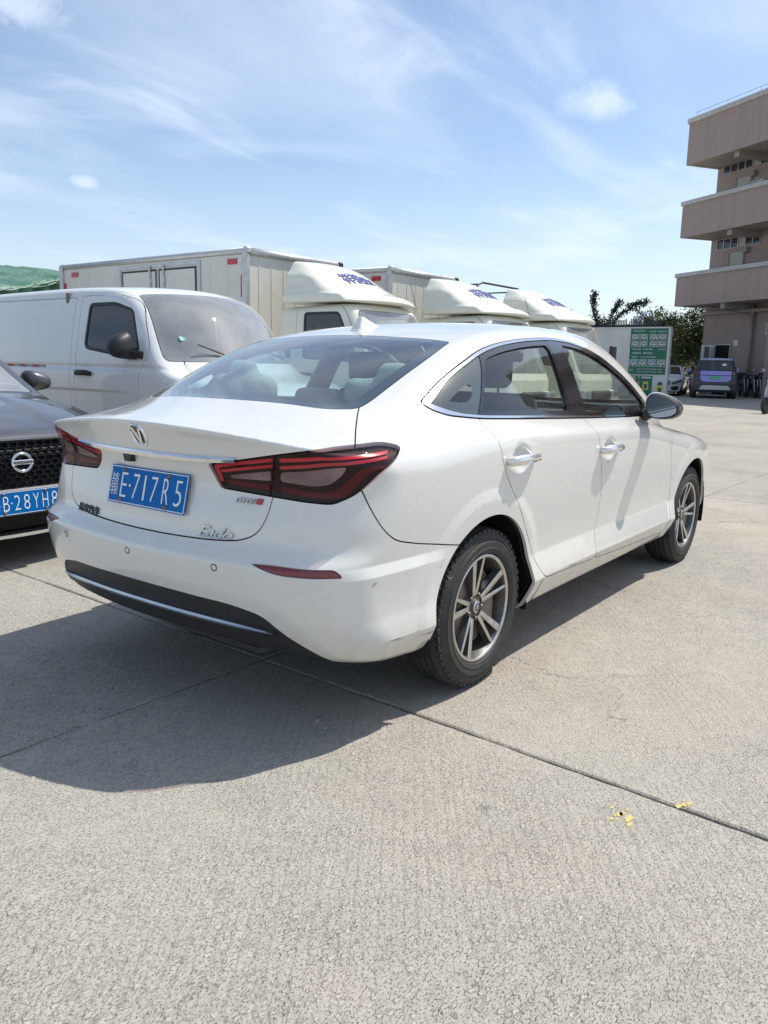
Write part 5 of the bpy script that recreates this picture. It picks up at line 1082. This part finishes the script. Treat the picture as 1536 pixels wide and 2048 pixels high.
def build_ground():
    rnd_ = random.Random(5); cm = concrete_mat()
    g = struct(mobj('ground', [(-900, -900, -.05), (1500, -900, -.05), (1500, 1500, -.05), (-900, 1500, -.05)], [(0, 1, 2, 3)], mat('joint_filler', (.075, .07, .062), .95, noise=(12, .6, (.12, .11, .095)))))
    a = math.radians(-1.83); ca, sa = math.cos(a), math.sin(a); o = np.array([-.36, -.005])
    U, Vv = 6.0, 4.5; gap = .0052
    for i in range(-2, 8):
        for j in range(-3, 6):
            u0, u1, v0, v1 = i * U + gap, (i + 1) * U - gap, j * Vv + gap, (j + 1) * Vv - gap; near = -2 <= i <= 1 and -2 <= j <= 1
            n = 120 if near else 3; pts = []
            def edge(p, q, dx, dy):
                w = 0
                for k in range(n):
                    t = k / n; w = .75 * w + rnd_.gauss(0, .0017) if near else 0; e = w * min(1, 6 * t, 6 * (1 - t)); pts.append((p[0] + (q[0] - p[0]) * t + dx * e, p[1] + (q[1] - p[1]) * t + dy * e))
            edge((u0, v0), (u1, v0), 0, 1); edge((u1, v0), (u1, v1), 1, 0); edge((u1, v1), (u0, v1), 0, 1); edge((u0, v1), (u0, v0), 1, 0)
            P2 = np.array(pts); cen = P2.mean(0); W = lambda p: np.stack([o[0] + p[:, 0] * ca - p[:, 1] * sa, o[1] + p[:, 0] * sa + p[:, 1] * ca], 1); inn = P2 + np.clip(cen - P2, -.006, .006); N_ = len(P2)
            V = np.concatenate([np.c_[W(inn), np.zeros(N_)], np.c_[W(P2), np.full(N_, -.005)], np.c_[W(P2), np.full(N_, -.048)]])
            F = [tuple(range(N_))] + [(k, k + N_, (k + 1) % N_ + N_, (k + 1) % N_) for k in range(N_)] + [(k + N_, k + 2 * N_, (k + 1) % N_ + 2 * N_, (k + 1) % N_ + N_) for k in range(N_)]
            F[1:] = [q[::1] for q in F[1:]]
            mobj('concrete_slab', V, F, cm, g)
    # the yard beyond the slabs, one sheet with a hole where they lie
    q = lambda u, v: (o[0] + u * ca - v * sa, o[1] + u * sa + v * ca, -.004)
    a0, a1, b0, b1 = -2 * U, 8 * U, -3 * Vv, 6 * Vv; V = [q(a0, b0), q(a1, b0), q(a1, b1), q(a0, b1), (-900, -900, -.004), (1500, -900, -.004), (1500, 1500, -.004), (-900, 1500, -.004)]
    mobj('far_yard', V, [(4, 5, 1, 0), (5, 6, 2, 1), (6, 7, 3, 2), (7, 4, 0, 3)], cm, g)
    # chips of yellow paint
    yp = mat('yellow_paint', (.56, .45, .11), .7, noise=(60, .9, (.38, .34, .2)))
    for cx, cy, n, sx in ((-.575, -1.66, 9, .045), (-.40, -1.80, 5, .03), (.75, -2.35, 4, .035)):
        for k in range(n):
            px, py = cx + rnd_.gauss(0, sx) * .8, cy + rnd_.gauss(0, sx * .45); r = rnd_.uniform(.005, .020); t0 = rnd_.uniform(0, 6)
            P2 = [(px + r * rnd_.uniform(.5, 1.4) * math.cos(t0 + w * .785), py + .6 * r * rnd_.uniform(.5, 1.4) * math.sin(t0 + w * .785)) for w in range(8)]
            mobj('paint_chip', [(p, q_, .002) for p, q_ in P2] + [(p, q_, .0) for p, q_ in P2], [tuple(range(8))] + [(w, w + 8, (w + 1) % 8 + 8, (w + 1) % 8) for w in range(8)], yp, g)
    # loose chippings
    V = []; F = []
    for k in range(420):
        x, y = rnd_.uniform(-2.6, 4), rnd_.uniform(-3.2, 2.2); r = rnd_.uniform(.002, .0055) * (1.6 if rnd_.random() < .06 else 1); n = len(V); t0 = rnd_.uniform(0, 6)
        for w in range(5): V.append((x + r * 1.4 * rnd_.uniform(.7, 1.2) * math.cos(t0 + w * 1.257), y + r * rnd_.uniform(.7, 1.2) * math.sin(t0 + w * 1.257), .0))
        V.append((x + r * .2, y, r * .9)); F += [(n + w, n + (w + 1) % 5, n + 5) for w in range(5)]
    s = mobj('loose_chippings', V, F, mat('stone_chip', (.40, .38, .34), .8, noise=(30, .8, (.2, .19, .17)))); s['kind'] = 'stuff'; s['label'] = 'loose stone chippings scattered over the concrete'
# ---------------------------------------------------------------- the building on the right
def build_building():
    tile = mat('mauve_wall_tile', (.36, .275, .245), .6, noise=(1.2, .5, (.30, .23, .205))); nt = tile.node_tree; N = nt.nodes; L = nt.links; b = N['Principled BSDF']
    tc = N.new('ShaderNodeTexCoord'); br = N.new('ShaderNodeTexBrick'); br.inputs['Scale'].default_value = 1; br.inputs['Brick Width'].default_value = .2; br.inputs['Row Height'].default_value = .1; br.inputs['Mortar Size'].default_value = .006; br.offset = 0
    mp = N.new('ShaderNodeMapping'); mp.inputs['Rotation'].default_value = (math.pi / 2, 0, 0); L.new(tc.outputs['Object'], mp.inputs[0]); L.new(mp.outputs[0], br.inputs[0]); bu = N.new('ShaderNodeBump'); bu.inputs['Distance'].default_value = .004; bu.invert = True; L.new(br.outputs['Fac'], bu.inputs['Height']); L.new(bu.outputs[0], b.inputs['Normal'])
    s0 = b.inputs['Base Color'].links[0].from_socket; m2 = N.new('ShaderNodeMapping'); m2.inputs['Scale'].default_value = (1.6, 1.6, .09); L.new(tc.outputs['Object'], m2.inputs[0]); n2 = N.new('ShaderNodeTexNoise'); n2.inputs['Scale'].default_value = 1.5; n2.inputs['Detail'].default_value = 8; n2.inputs['Roughness'].default_value = .7; L.new(m2.outputs[0], n2.inputs[0]); r2 = N.new('ShaderNodeMapRange'); L.new(n2.outputs[0], r2.inputs[0]); r2.inputs[1].default_value = .48; r2.inputs[2].default_value = .75; r2.inputs[4].default_value = .55; x2 = N.new('ShaderNodeMix'); x2.data_type = 'RGBA'; L.new(r2.outputs[0], x2.inputs[0]); L.new(s0, x2.inputs[6]); x2.inputs[7].default_value = (.22, .18, .165, 1); L.new(x2.outputs[2], b.inputs['Base Color'])
    cap = mat('white_tile_coping', (.50, .49, .47), .5, noise=(3, .6, (.36, .35, .33))); ren = mat('soffit_render', (.33, .31, .29), .8, noise=(1.5, .5, (.24, .22, .21))); glassm = mat('window_dark_glass', (.03, .035, .045), .08, 0, 0, .6, noise=(3, .5, (.07, .08, .09))); fm = mat('window_frame_alu', (.42, .43, .43), .4, .5, noise=(12, .4, (.3, .3, .3)))
    B = thing('apartment_block', 'mauve-brown tiled block with stacked open galleries at the right edge', 'building', (40, 11.07, 0), math.atan2(-.837, -.547))
    Ln = 26
    mobj('main_wall', *box((0, 2.0, 0), (Ln, 12, 13.0)), tile, B)
    for z0, z1, cz in ((11.22, 13.15, .24), (7.76, 9.30, .20), (4.40, 5.82, .20)):
        g = mobj('gallery_parapet', *box((0, 0, z0), (Ln, .22, z1)), tile, B); mobj('gallery_end_wall', *box((0, .22, z0), (.22, 2.0, z1)), tile, B); mobj('gallery_floor', *box((.22, .22, z0 + .02), (Ln, 2.0, z0 + .2)), ren, B)
        mobj('coping', *box((-.08, -.08, z1), (Ln, .30, z1 + cz), .02), cap, g)
        for k in range(110): mobj('coping_tile', *box((k * .1 + 1.5 + .005, -.092, z1 + .02), (k * .1 + 1.595, -.082, z1 + cz * .48)), cap, g); mobj('coping_tile', *box((k * .1 + 1.5 + .005, -.092, z1 + cz * .52), (k * .1 + 1.595, -.082, z1 + cz - .02)), cap, g)
        for k in range(6): mobj('soffit_beam', *box((3.0 + k * 4, .22, z0 + .03 - .28), (3.3 + k * 4, 2.0, z0 + .02)), ren, B)
    for k in range(13): mobj('lightning_rod_post', *tube([(.4 + k * 2, .1, 13.38), (.4 + k * 2, .1, 13.62)], .012, 6), fm, B)
    mobj('lightning_rod', *tube([(.3, .1, 13.62), (Ln, .1, 13.62)], .012, 6), fm, B); mobj('roof_slab', *box((.22, .22, 13.0), (Ln, 12, 13.1)), ren, B)
    dm = mat('pale_door', (.42, .42, .38), .5, noise=(3, .4, (.34, .34, .31)))
    for zt, zb, zd in ((11.42, 10.87, 10.58), (7.74, 7.22, 7.07)):
        for o in (0, 8, 16):
            for k in range(6):
                u = .46 + o + k * .475; w = mobj('window', *box((u + .03, 1.985, zb + .03), (u + .445, 2.02, zt - .03)), glassm if (k + int(zt)) % 5 else dm, B)
                for p, q in (((u, 1.95, zb), (u + .03, 2.03, zt)), ((u + .445, 1.95, zb), (u + .475, 2.03, zt)), ((u + .03, 1.952, zb), (u + .445, 2.03, zb + .03)), ((u + .03, 1.952, zt - .03), (u + .445, 2.03, zt))): mobj('frame', *box(p, q), fm, w)
            d = mobj('door', *box((1.40 + o, 1.975, zd - 2.35), (2.30 + o, 2.02, zd - .06)), dm, B)
            for p, q in (((1.32 + o, 1.94, zd - 2.35), (1.40 + o, 2.03, zd)), ((2.30 + o, 1.94, zd - 2.35), (2.38 + o, 2.03, zd)), ((1.40 + o, 1.942, zd - .06), (2.30 + o, 2.03, zd))): mobj('door_frame', *box(p, q), tile, d)
            mobj('wall_lamp', *box((2.42 + o, 1.75, zd - .18), (2.68 + o, 2.0, zd + .08), .03), ren, B)
    # ground floor
    mobj('doorway', *box((1.04, 1.99, .0), (2.02, 2.03, 2.49)), CAVITY, B)
    for p, q in (((.99, 1.95, 0), (1.04, 2.04, 2.54)), ((2.02, 1.95, 0), (2.07, 2.04, 2.54)), ((1.04, 1.952, 2.49), (2.02, 2.04, 2.54))): mobj('doorway_frame', *box(p, q), fm, B)
    mobj('white_board', *box((.03, 1.93, .05), (.96, 1.985, 2.50), .01), mat('board_white', (.62, .64, .62), .6, noise=(2, .4, (.5, .52, .5))), B); mobj('open_door_leaf', *xf(box((0, 0, .05), (.04, .75, 2.42)), rotm('Z', .5), (1.06, 1.2, 0)), fm, B)
    mobj('small_notice', *box((2.22, 1.975, 2.45), (2.52, 1.995, 2.72)), mat('notice_white', (.7, .7, .7), .6, noise=(20, .5, (.4, .4, .4))), B)
    V, F = tube([(3.42, 1.86, 0), (3.42, 1.86, 4.38)], .085, 14); mobj('drainpipe', V, F, ren, B, smooth=True)
    for z in (1.2, 2.6, 3.9): V, F = lathe([(.095, z), (.105, z + .02), (.105, z + .10), (.095, z + .12)], 14, 'z'); mobj('pipe_collar', V + [3.42, 1.86, 0], F, ren, B)
    V, F = tube([(3.18, 1.94, 1.9), (3.18, 1.94, 4.3)], .02, 8); mobj('conduit', V, F, cap, B); mobj('wall_beam', *box((0, 1.72, 4.02), (Ln, 2.0, 4.18)), ren, B); mobj('diagonal_pipe', *tube([(.8, 1.2, 4.42), (3.3, 1.85, 3.85)], .05, 8), ren, B)
    for u, z in ((2.75, 9.55), (5.3, 6.2), (4.6, 2.9)):
        a = mobj('air_conditioner', *box((u, 1.55, z), (u + .8, 1.97, z + .55), .02), cap, B); V, F = lathe([(.19, 0), (.20, -.012), (.21, 0)], 24, 'y'); mobj('fan_ring', V + [u + .3, 1.548, z + .27], F, BLACKPLASTIC, a)
    for k in range(4): mobj('gallery_column', *box((6.2 + k * 5.2, .1, 0), (6.6 + k * 5.2, .5, 4.4)), tile, B)
# ---------------------------------------------------------------- white wall with posters
def build_wall():
    wm = mat('stained_white_wall', (.60, .61, .58), .8, noise=(1.6, .55, (.47, .47, .43)), bump=(30, .004)); nt = wm.node_tree; N = nt.nodes; L = nt.links; b = N['Principled BSDF']; src = b.inputs['Base Color'].links[0].from_socket
    tc = N.new('ShaderNodeTexCoord'); mp = N.new('ShaderNodeMapping'); mp.inputs['Scale'].default_value = (1, 2.2, .9); L.new(tc.outputs['Object'], mp.inputs[0]); n = N.new('ShaderNodeTexNoise'); n.inputs['Scale'].default_value = 2.1; n.inputs['Detail'].default_value = 8; n.inputs['Roughness'].default_value = .75; L.new(mp.outputs[0], n.inputs[0])
    r = N.new('ShaderNodeMapRange'); L.new(n.outputs[0], r.inputs[0]); r.inputs[1].default_value = .60; r.inputs[2].default_value = .70; r.inputs[4].default_value = .8; x = N.new('ShaderNodeMix'); x.data_type = 'RGBA'; L.new(r.outputs[0], x.inputs[0]); L.new(src, x.inputs[6]); x.inputs[7].default_value = (.16, .155, .14, 1); L.new(x.outputs[2], b.inputs['Base Color'])
    W = thing('poster_wall', 'stained white end wall carrying green posters beyond the trucks', 'wall', (33.3, 9.04, 0))
    mobj('wall_body', *box((0, 0, 0), (.26, 14, 3.0)), wm, W); mobj('wall_coping', *box((-.03, -.03, 3.0), (.29, 14, 3.06), .01), wm, W); mobj('edge_trim', *box((-.012, -.02, 0), (.27, -.001, 3.0)), mat('white_edge_trim', (.75, .75, .73), .5, noise=(4, .3, (.6, .6, .58))), W)
    green = mat('poster_green', (.012, .135, .075), .5, noise=(3, .4, (.015, .11, .07))); pw = mat('poster_print_white', (.50, .56, .52), .6, noise=(20, .4, (.36, .42, .38))); py_ = mat('poster_print_yellow', (.55, .55, .08), .6, noise=(20, .4, (.45, .45, .1))); grey = mat('poster_photo_grey', (.22, .27, .25), .6, noise=(7, .9, (.42, .47, .45), 3)); sky_ = mat('poster_photo_blue', (.20, .30, .36), .6, noise=(5, .9, (.40, .48, .5), 3)); drk = mat('poster_photo_dark', (.05, .07, .065), .6, noise=(6, .6, (.1, .12, .11)))
    R = frame((-1, 0, 0))
    def board(name, label, y0, y1, z0, z1):
        o = thing(name, label, 'poster', (33.286, (y0 + y1) / 2, (z0 + z1) / 2)); h, w = (z1 - z0) / 2, (y1 - y0) / 2; mobj('board', *box((-.006, -w, -h), (.006, w, h), .003), green, o); return o, w, h
    # reader's x runs towards -y
    o, w, h = board('advert_poster', 'large green advert poster with vehicle pictures on the end wall', 9.12, 10.78, .99, 2.99)
    T = lambda s, x, z, hh, ww, m=pw: text('print_line', s, m, o, (-.008, -x, z), R, hh, ww, .001, 0, .01)
    def pic(x, z, ww, hh, m):
        p = mobj('print_picture', *box((-.009, -x - ww / 2, z - hh / 2), (-.005, -x + ww / 2, z + hh / 2)), m, o)
        mobj('pictured_vehicle', *prism([(-x + a * ww, z + c * hh) for a, c in ((-.36, -.28), (-.38, -.02), (-.20, .02), (-.10, .24), (.22, .25), (.34, .02), (.36, -.28))], -.011, -.008, 0), pw, p); mobj('pictured_window', *prism([(-x + a * ww, z + c * hh) for a, c in ((-.14, .02), (-.06, .19), (.16, .19), (.24, .02))], -.0125, -.0105, 0), drk, p)
        for a in (-.22, .22): mobj('pictured_wheel', *prism([(-x + a * ww + .10 * ww * math.cos(t), z - .28 * hh + .16 * hh * math.sin(t)) for t in np.linspace(0, 6.28, 10)[:-1]], -.0125, -.0105, 0), drk, p)
    T('新能源货车', -.44, .90, .075, .52); T('专业租售 · 新能源汽车', .38, .87, .07, .78)
    for r_, z in ((0, .63), (1, .33)):
        for k, x in enumerate((-.60, -.22, .22, .60)): pic(x, z, .355, .265, grey)
    T('可租可售 · 以租代购', -.26, .10, .085, .92); T('长期租赁 · 置换回收', -.26, -.07, .085, .92); T('电话：13429073808', -.16, -.24, .075, 1.1); T('扫码咨询', .60, .10, .06, .36)
    for k, x in enumerate((-.62, -.21, .21, .62)): pic(x, -.50, .375, .33, sky_ if k in (0, 2) else grey)
    T('服务', -.68, -.82, .09, .18); T('小面包车 中面包车 依维柯 冷藏车', .12, -.77, .06, 1.2); T('小型货车 箱式货车 高栏车 平板车', .12, -.89, .06, 1.2)
    o, w, h = board('tall_poster', 'smaller green poster with big vertical white characters below the large one', 9.66, 10.66, -.0 + .05, .93)
    for k, s in enumerate('熊途货车'): T(s, -.34, .33 - k * .21, .17, .19)
    for k, s in enumerate('专业搬运'): T(s, -.10, .35 - k * .20, .14, .11, py_)
    def bottle(x, z, sc):
        mobj('pictured_drum', *prism([(-x + a * sc, z + c * sc) for a, c in ((-.15, -.36), (-.12, .02), (.12, .02), (.15, -.36))], -.010, -.007, 0), py_, o); mobj('pictured_cap', *prism([(-x + a * sc, z + c * sc) for a, c in ((-.11, .02), (-.07, .16), (.07, .16), (.11, .02))], -.010, -.007, 0), drk, o); mobj('pictured_label', *prism([(-x + a * sc, z + c * sc) for a, c in ((-.08, -.30), (-.07, -.08), (.07, -.08), (.08, -.30))], -.012, -.009, 0), drk, o)
    bottle(.22, .16, .95); mobj('pictured_bar', *box((-.010, -.44, .32), (-.006, -.02, .40)), pw, o)
    o = thing('bottle_sticker', 'narrow yellow sticker of a brown-capped bottle at the wall end', 'sticker', (33.288, 9.30, .38)); bottle(0, .12, 1.05)
    # paling on top of the wall
    fm = mat('dark_paling', (.035, .036, .036), .7, noise=(6, .5, (.06, .06, .058))); Fz = thing('paling_fence', 'row of dark upright palings standing behind the top of the white wall', 'fence', (33.75, 9.6, 0)); rn = random.Random(3)
    for k in range(62):
        y = k * .075
        if rn.random() < .14: continue
        mobj('paling', *box((0, y, 2.3), (.02, y + .045, 3.40 + rn.uniform(-.05, .06))), fm, Fz)
    for z in (2.5, 3.1): mobj('rail', *box((.022, 0, z), (.05, 4.7, z + .05)), fm, Fz)
    mobj('low_wall', *box((-.02, -.0, 0), (.2, 4.7, 2.29)), wm, Fz)
# ---------------------------------------------------------------- trees
def leaf_mat(name, c, c2):
    m = mat(name, c, .55, noise=(3, .9, c2)); b = m.node_tree.nodes['Principled BSDF']; b.inputs['Specular IOR Level'].default_value = .3; return m
BARK = mat('bark', (.10, .08, .06), .9, noise=(12, .7, (.05, .042, .035)), bump=(30, .02))
def tree(name, label, loc, H, blobs, n, leaf, m, seed, limbs=7, group=None, shoots=()):
    rn = np.random.default_rng(seed); T = thing(name, label, 'tree' if name.endswith('tree') else 'bush', loc, 0, group); parts = []
    z1 = min(b[2] for b in blobs) + .3; parts.append(tube([(0, 0, -.05), (.04, .02, z1 * .5), (0, .05, z1)], (.11 * H / 4, .08 * H / 4, .06 * H / 4), 8))
    for k in range(limbs):
        b = blobs[k % len(blobs)]; e = np.array(b[:3]) + rn.normal(0, .35, 3) * b[3]; s = np.array([0, .03, z1 * rn.uniform(.6, 1.0)]); md = (s + e) / 2 + rn.normal(0, .12, 3); parts.append(tube([s, md, e], (.05 * H / 4, .03 * H / 4, .01), 6))
    for s in shoots: parts.append(tube(s, np.linspace(.03, .006, len(s)), 5))
    mobj('trunk', *join(*parts), BARK, T, smooth=True)
    C = []
    for x, y, z, r in blobs:
        k = int(n * r**2 / sum(b[3]**2 for b in blobs)); nc = max(6, int(26 * r)); cl = rn.normal(0, 1, (nc, 3)); cl = cl / np.linalg.norm(cl, axis=1)[:, None] * (rn.uniform(.35, 1, nc)**.5)[:, None] * r
        C.append(np.array([x, y, z]) + cl[rn.integers(0, nc, k)] + rn.normal(0, .19 * r, (k, 3)))
    for s in shoots:
        s = np.array(s); k = int(n * .035 * len(s)); i = rn.uniform(.15, 1, k)**.8 * (len(s) - 1); a = np.clip(i.astype(int), 0, len(s) - 2); C.append(s[a] + (s[a + 1] - s[a]) * (i - a)[:, None] + rn.normal(0, .085, (k, 3)))
    C = np.concatenate(C); k = len(C); d = unit(rn.normal(0, 1, (k, 3)) + [0, 0, .3]); u = unit(np.cross(d, rn.normal(0, 1, (k, 3)))); w = np.cross(d, u); L_ = leaf * rn.uniform(.6, 1.3, k)[:, None]
    V = np.stack([C - u * L_, C + w * L_ * .42 + d * L_ * .15, C + u * L_, C - w * L_ * .42 + d * L_ * .15], 1).reshape(-1, 3); F = np.arange(k * 4).reshape(-1, 4).tolist()
    mobj('crown', V, F, m, T); return T
def build_trees():
    dk = leaf_mat('leaf_dark', (.045, .08, .026), (.10, .125, .035)); md = leaf_mat('leaf_mid', (.075, .11, .032), (.16, .165, .05)); br = leaf_mat('leaf_shoot', (.028, .045, .022), (.055, .075, .035))
    tree('broadleaf_tree', 'dense green tree between the poster wall and the tiled block', (42.2, 12.6, 0), 4.5, [(0, 0, 2.6, 1.3), (-.6, .9, 2.1, 1.0), (.3, -1.0, 2.9, 1.1), (-.5, -.3, 3.5, .9), (.2, .4, 1.3, 1.1), (-.8, -1.0, 1.4, .9)], 15000, .085, md, 1, 9, 'trees beside the tiled block')
    tree('broadleaf_tree', 'darker tree tucked under the lowest gallery of the tiled block', (43.6, 11.6, 0), 4.5, [(0, 0, 3.0, 1.2), (-.4, -.9, 3.6, 1.0), (0, .8, 2.2, 1.1), (-.4, -.6, 1.6, 1.2)], 11000, .085, dk, 2, 7, 'trees beside the tiled block')
    tree('leafy_bush', 'dark low bush behind the white parked car', (38.6, 11.2, 0), 2.2, [(0, 0, .9, .85), (-.2, 1.0, .8, .75), (.2, -.8, .7, .6)], 6000, .07, dk, 3, 5)
    sh = [[(0, 0, 2.5), (-.1, .3, 3.5), (0, .5, 4.3), (.05, .52, 4.85)], [(0, -.2, 2.5), (0, -.7, 3.6), (.1, -1.5, 4.25), (.1, -2.1, 4.35)], [(0, .3, 2.4), (0, 1.3, 3.4), (0, 1.7, 3.9)], [(0, 0, 2.6), (.1, -.5, 3.9), (.1, -.8, 4.4)]]
    tree('overgrown_bush', 'straggly bush with long shoots rising above the white wall', (35.6, 13.1, 0), 4.6, [(0, 0, 2.9, .75), (0, .9, 2.7, .6), (0, -.6, 2.6, .5)], 3600, .075, br, 4, 6, None, sh)
    sh = [[(0, 0, 2.4), (0, .2, 3.4), (.1, .9, 3.95), (.1, 1.5, 4.25)], [(0, -.1, 2.4), (0, -.3, 3.3), (0, -.8, 3.62)]]
    tree('thin_bush', 'thin twiggy bush leaning over the palings', (35.8, 10.6, 0), 4, [(0, 0, 2.9, .45)], 1300, .07, br, 6, 4, None, sh)
    sk = thing('far_tower', 'pale distant tower block above the palings', 'building', (505, 176, 0), .4); pale = mat('hazed_tower', (.52, .57, .66), .8, noise=(.05, .4, (.46, .52, .62)))  # distance haze painted into the tower's pale blue base colour
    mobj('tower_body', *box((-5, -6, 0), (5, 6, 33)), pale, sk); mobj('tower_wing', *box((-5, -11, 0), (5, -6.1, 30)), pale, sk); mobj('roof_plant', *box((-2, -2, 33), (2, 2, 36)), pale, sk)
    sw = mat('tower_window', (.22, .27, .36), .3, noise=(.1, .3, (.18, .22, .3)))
    for z in range(4, 32, 4):
        for y in (-9.5, -7.6, -4, -1, 2, 4.5): mobj('window', *box((-5.06, y - .7, z), (-4.98, y + .7, z + 1.8)), sw, sk)
    hs = thing('low_shed', 'brown flat-roofed shed roof between the palings and the tree', 'building', (44, 15.0, 0), 0); mobj('shed_wall', *box((0, -3, 0), (5, 3.4, 3.55)), mat('shed_brown', (.16, .13, .115), .8, noise=(2, .5, (.11, .09, .08))), hs); mobj('shed_roof', *box((-.2, -3.2, 3.55), (5.2, 3.6, 3.72), .02), BARK, hs)
# ---------------------------------------------------------------- green sheeting shelter, far left
def build_shelter():
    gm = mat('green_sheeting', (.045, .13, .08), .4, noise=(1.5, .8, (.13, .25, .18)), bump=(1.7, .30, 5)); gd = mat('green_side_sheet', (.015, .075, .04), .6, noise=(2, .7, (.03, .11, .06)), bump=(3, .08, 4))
    B = thing('sheeting_shelter', 'green tarpaulin shelter roof behind the white van at the far left', 'shelter', (7.5, 21.0, 0), math.radians(8)); rn = np.random.default_rng(4)
    nu, nv = 40, 24; V = []
    for i in range(nu + 1):
        for j in range(nv + 1):
            u, v = i / nu, j / nv; x = -9 + 13.5 * u; y = -2.0 + 9 * v; z = 3.52 + .55 * sst(.8, 3.8, x) - .55 * (2 * abs(v - .5))**2.2 + .07 * math.sin(9 * u * 3.1 + 3 * v) * (2 * abs(v - .5)) + rn.normal(0, .018)
            V.append((x, y, z + .05 * math.sin(17 * u + 5 * v) * math.sin(3.1 * v)))
    F = [(i * (nv + 1) + j, (i + 1) * (nv + 1) + j, (i + 1) * (nv + 1) + j + 1, i * (nv + 1) + j + 1) for i in range(nu) for j in range(nv)]
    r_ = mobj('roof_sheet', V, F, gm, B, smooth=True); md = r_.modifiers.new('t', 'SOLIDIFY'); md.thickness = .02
    V = []; F = []; n = 90
    for i in range(n + 1):
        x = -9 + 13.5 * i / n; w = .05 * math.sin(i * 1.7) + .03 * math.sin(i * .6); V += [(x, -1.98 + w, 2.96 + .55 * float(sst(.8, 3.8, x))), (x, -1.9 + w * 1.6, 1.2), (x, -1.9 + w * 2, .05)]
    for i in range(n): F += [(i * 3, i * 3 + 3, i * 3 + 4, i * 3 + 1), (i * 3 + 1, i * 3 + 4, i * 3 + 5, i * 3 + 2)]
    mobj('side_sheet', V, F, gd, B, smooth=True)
    for x in (-9, -4.5, 0, 4.5):
        for y in (-1.85, 6.85): mobj('post', *tube([(x, y, 0), (x, y, 2.95)], .05, 8), ALU, B)
# ---------------------------------------------------------------- assemble
build_ground()
build_building()
build_wall()
build_trees()
build_shelter()
build_sedan()
build_van()
T1 = build_truck((5.80, 3.55, 0), 'cream box truck nearest the white van, blue lettering on its deflector')
T2 = copy_tree(T1); T2.location = (8.36, 3.12, 0); T2['label'] = 'cream box truck in the middle of the three trucks'
build_truck((10.36, 2.86, 0), 'cream truck with bare roof hoops instead of a box, farthest of the three', False)
build_crossover()
build_hatch()
build_white_hatch()
build_scooter((38.6, 7.03, 0), math.radians(205), 'black scooter with top box right beside the lilac hatchback', (.02, .02, .022))
build_scooter((38.3, 6.60, 0), math.radians(212), 'dark scooter second from the lilac hatchback', (.03, .03, .035), False)
build_scooter((38.0, 6.18, 0), math.radians(203), 'dark scooter third from the lilac hatchback, in the gallery shade', (.015, .017, .02), False)
build_scooter((37.7, 5.75, 0), math.radians(210), 'dark scooter farthest from the lilac hatchback, under the drainpipe', (.03, .028, .03))
build_scooter((23.75, 2.68, 0), math.radians(165), 'silver scooter at the right picture edge, out in the sun', (.5, .5, .52), False)
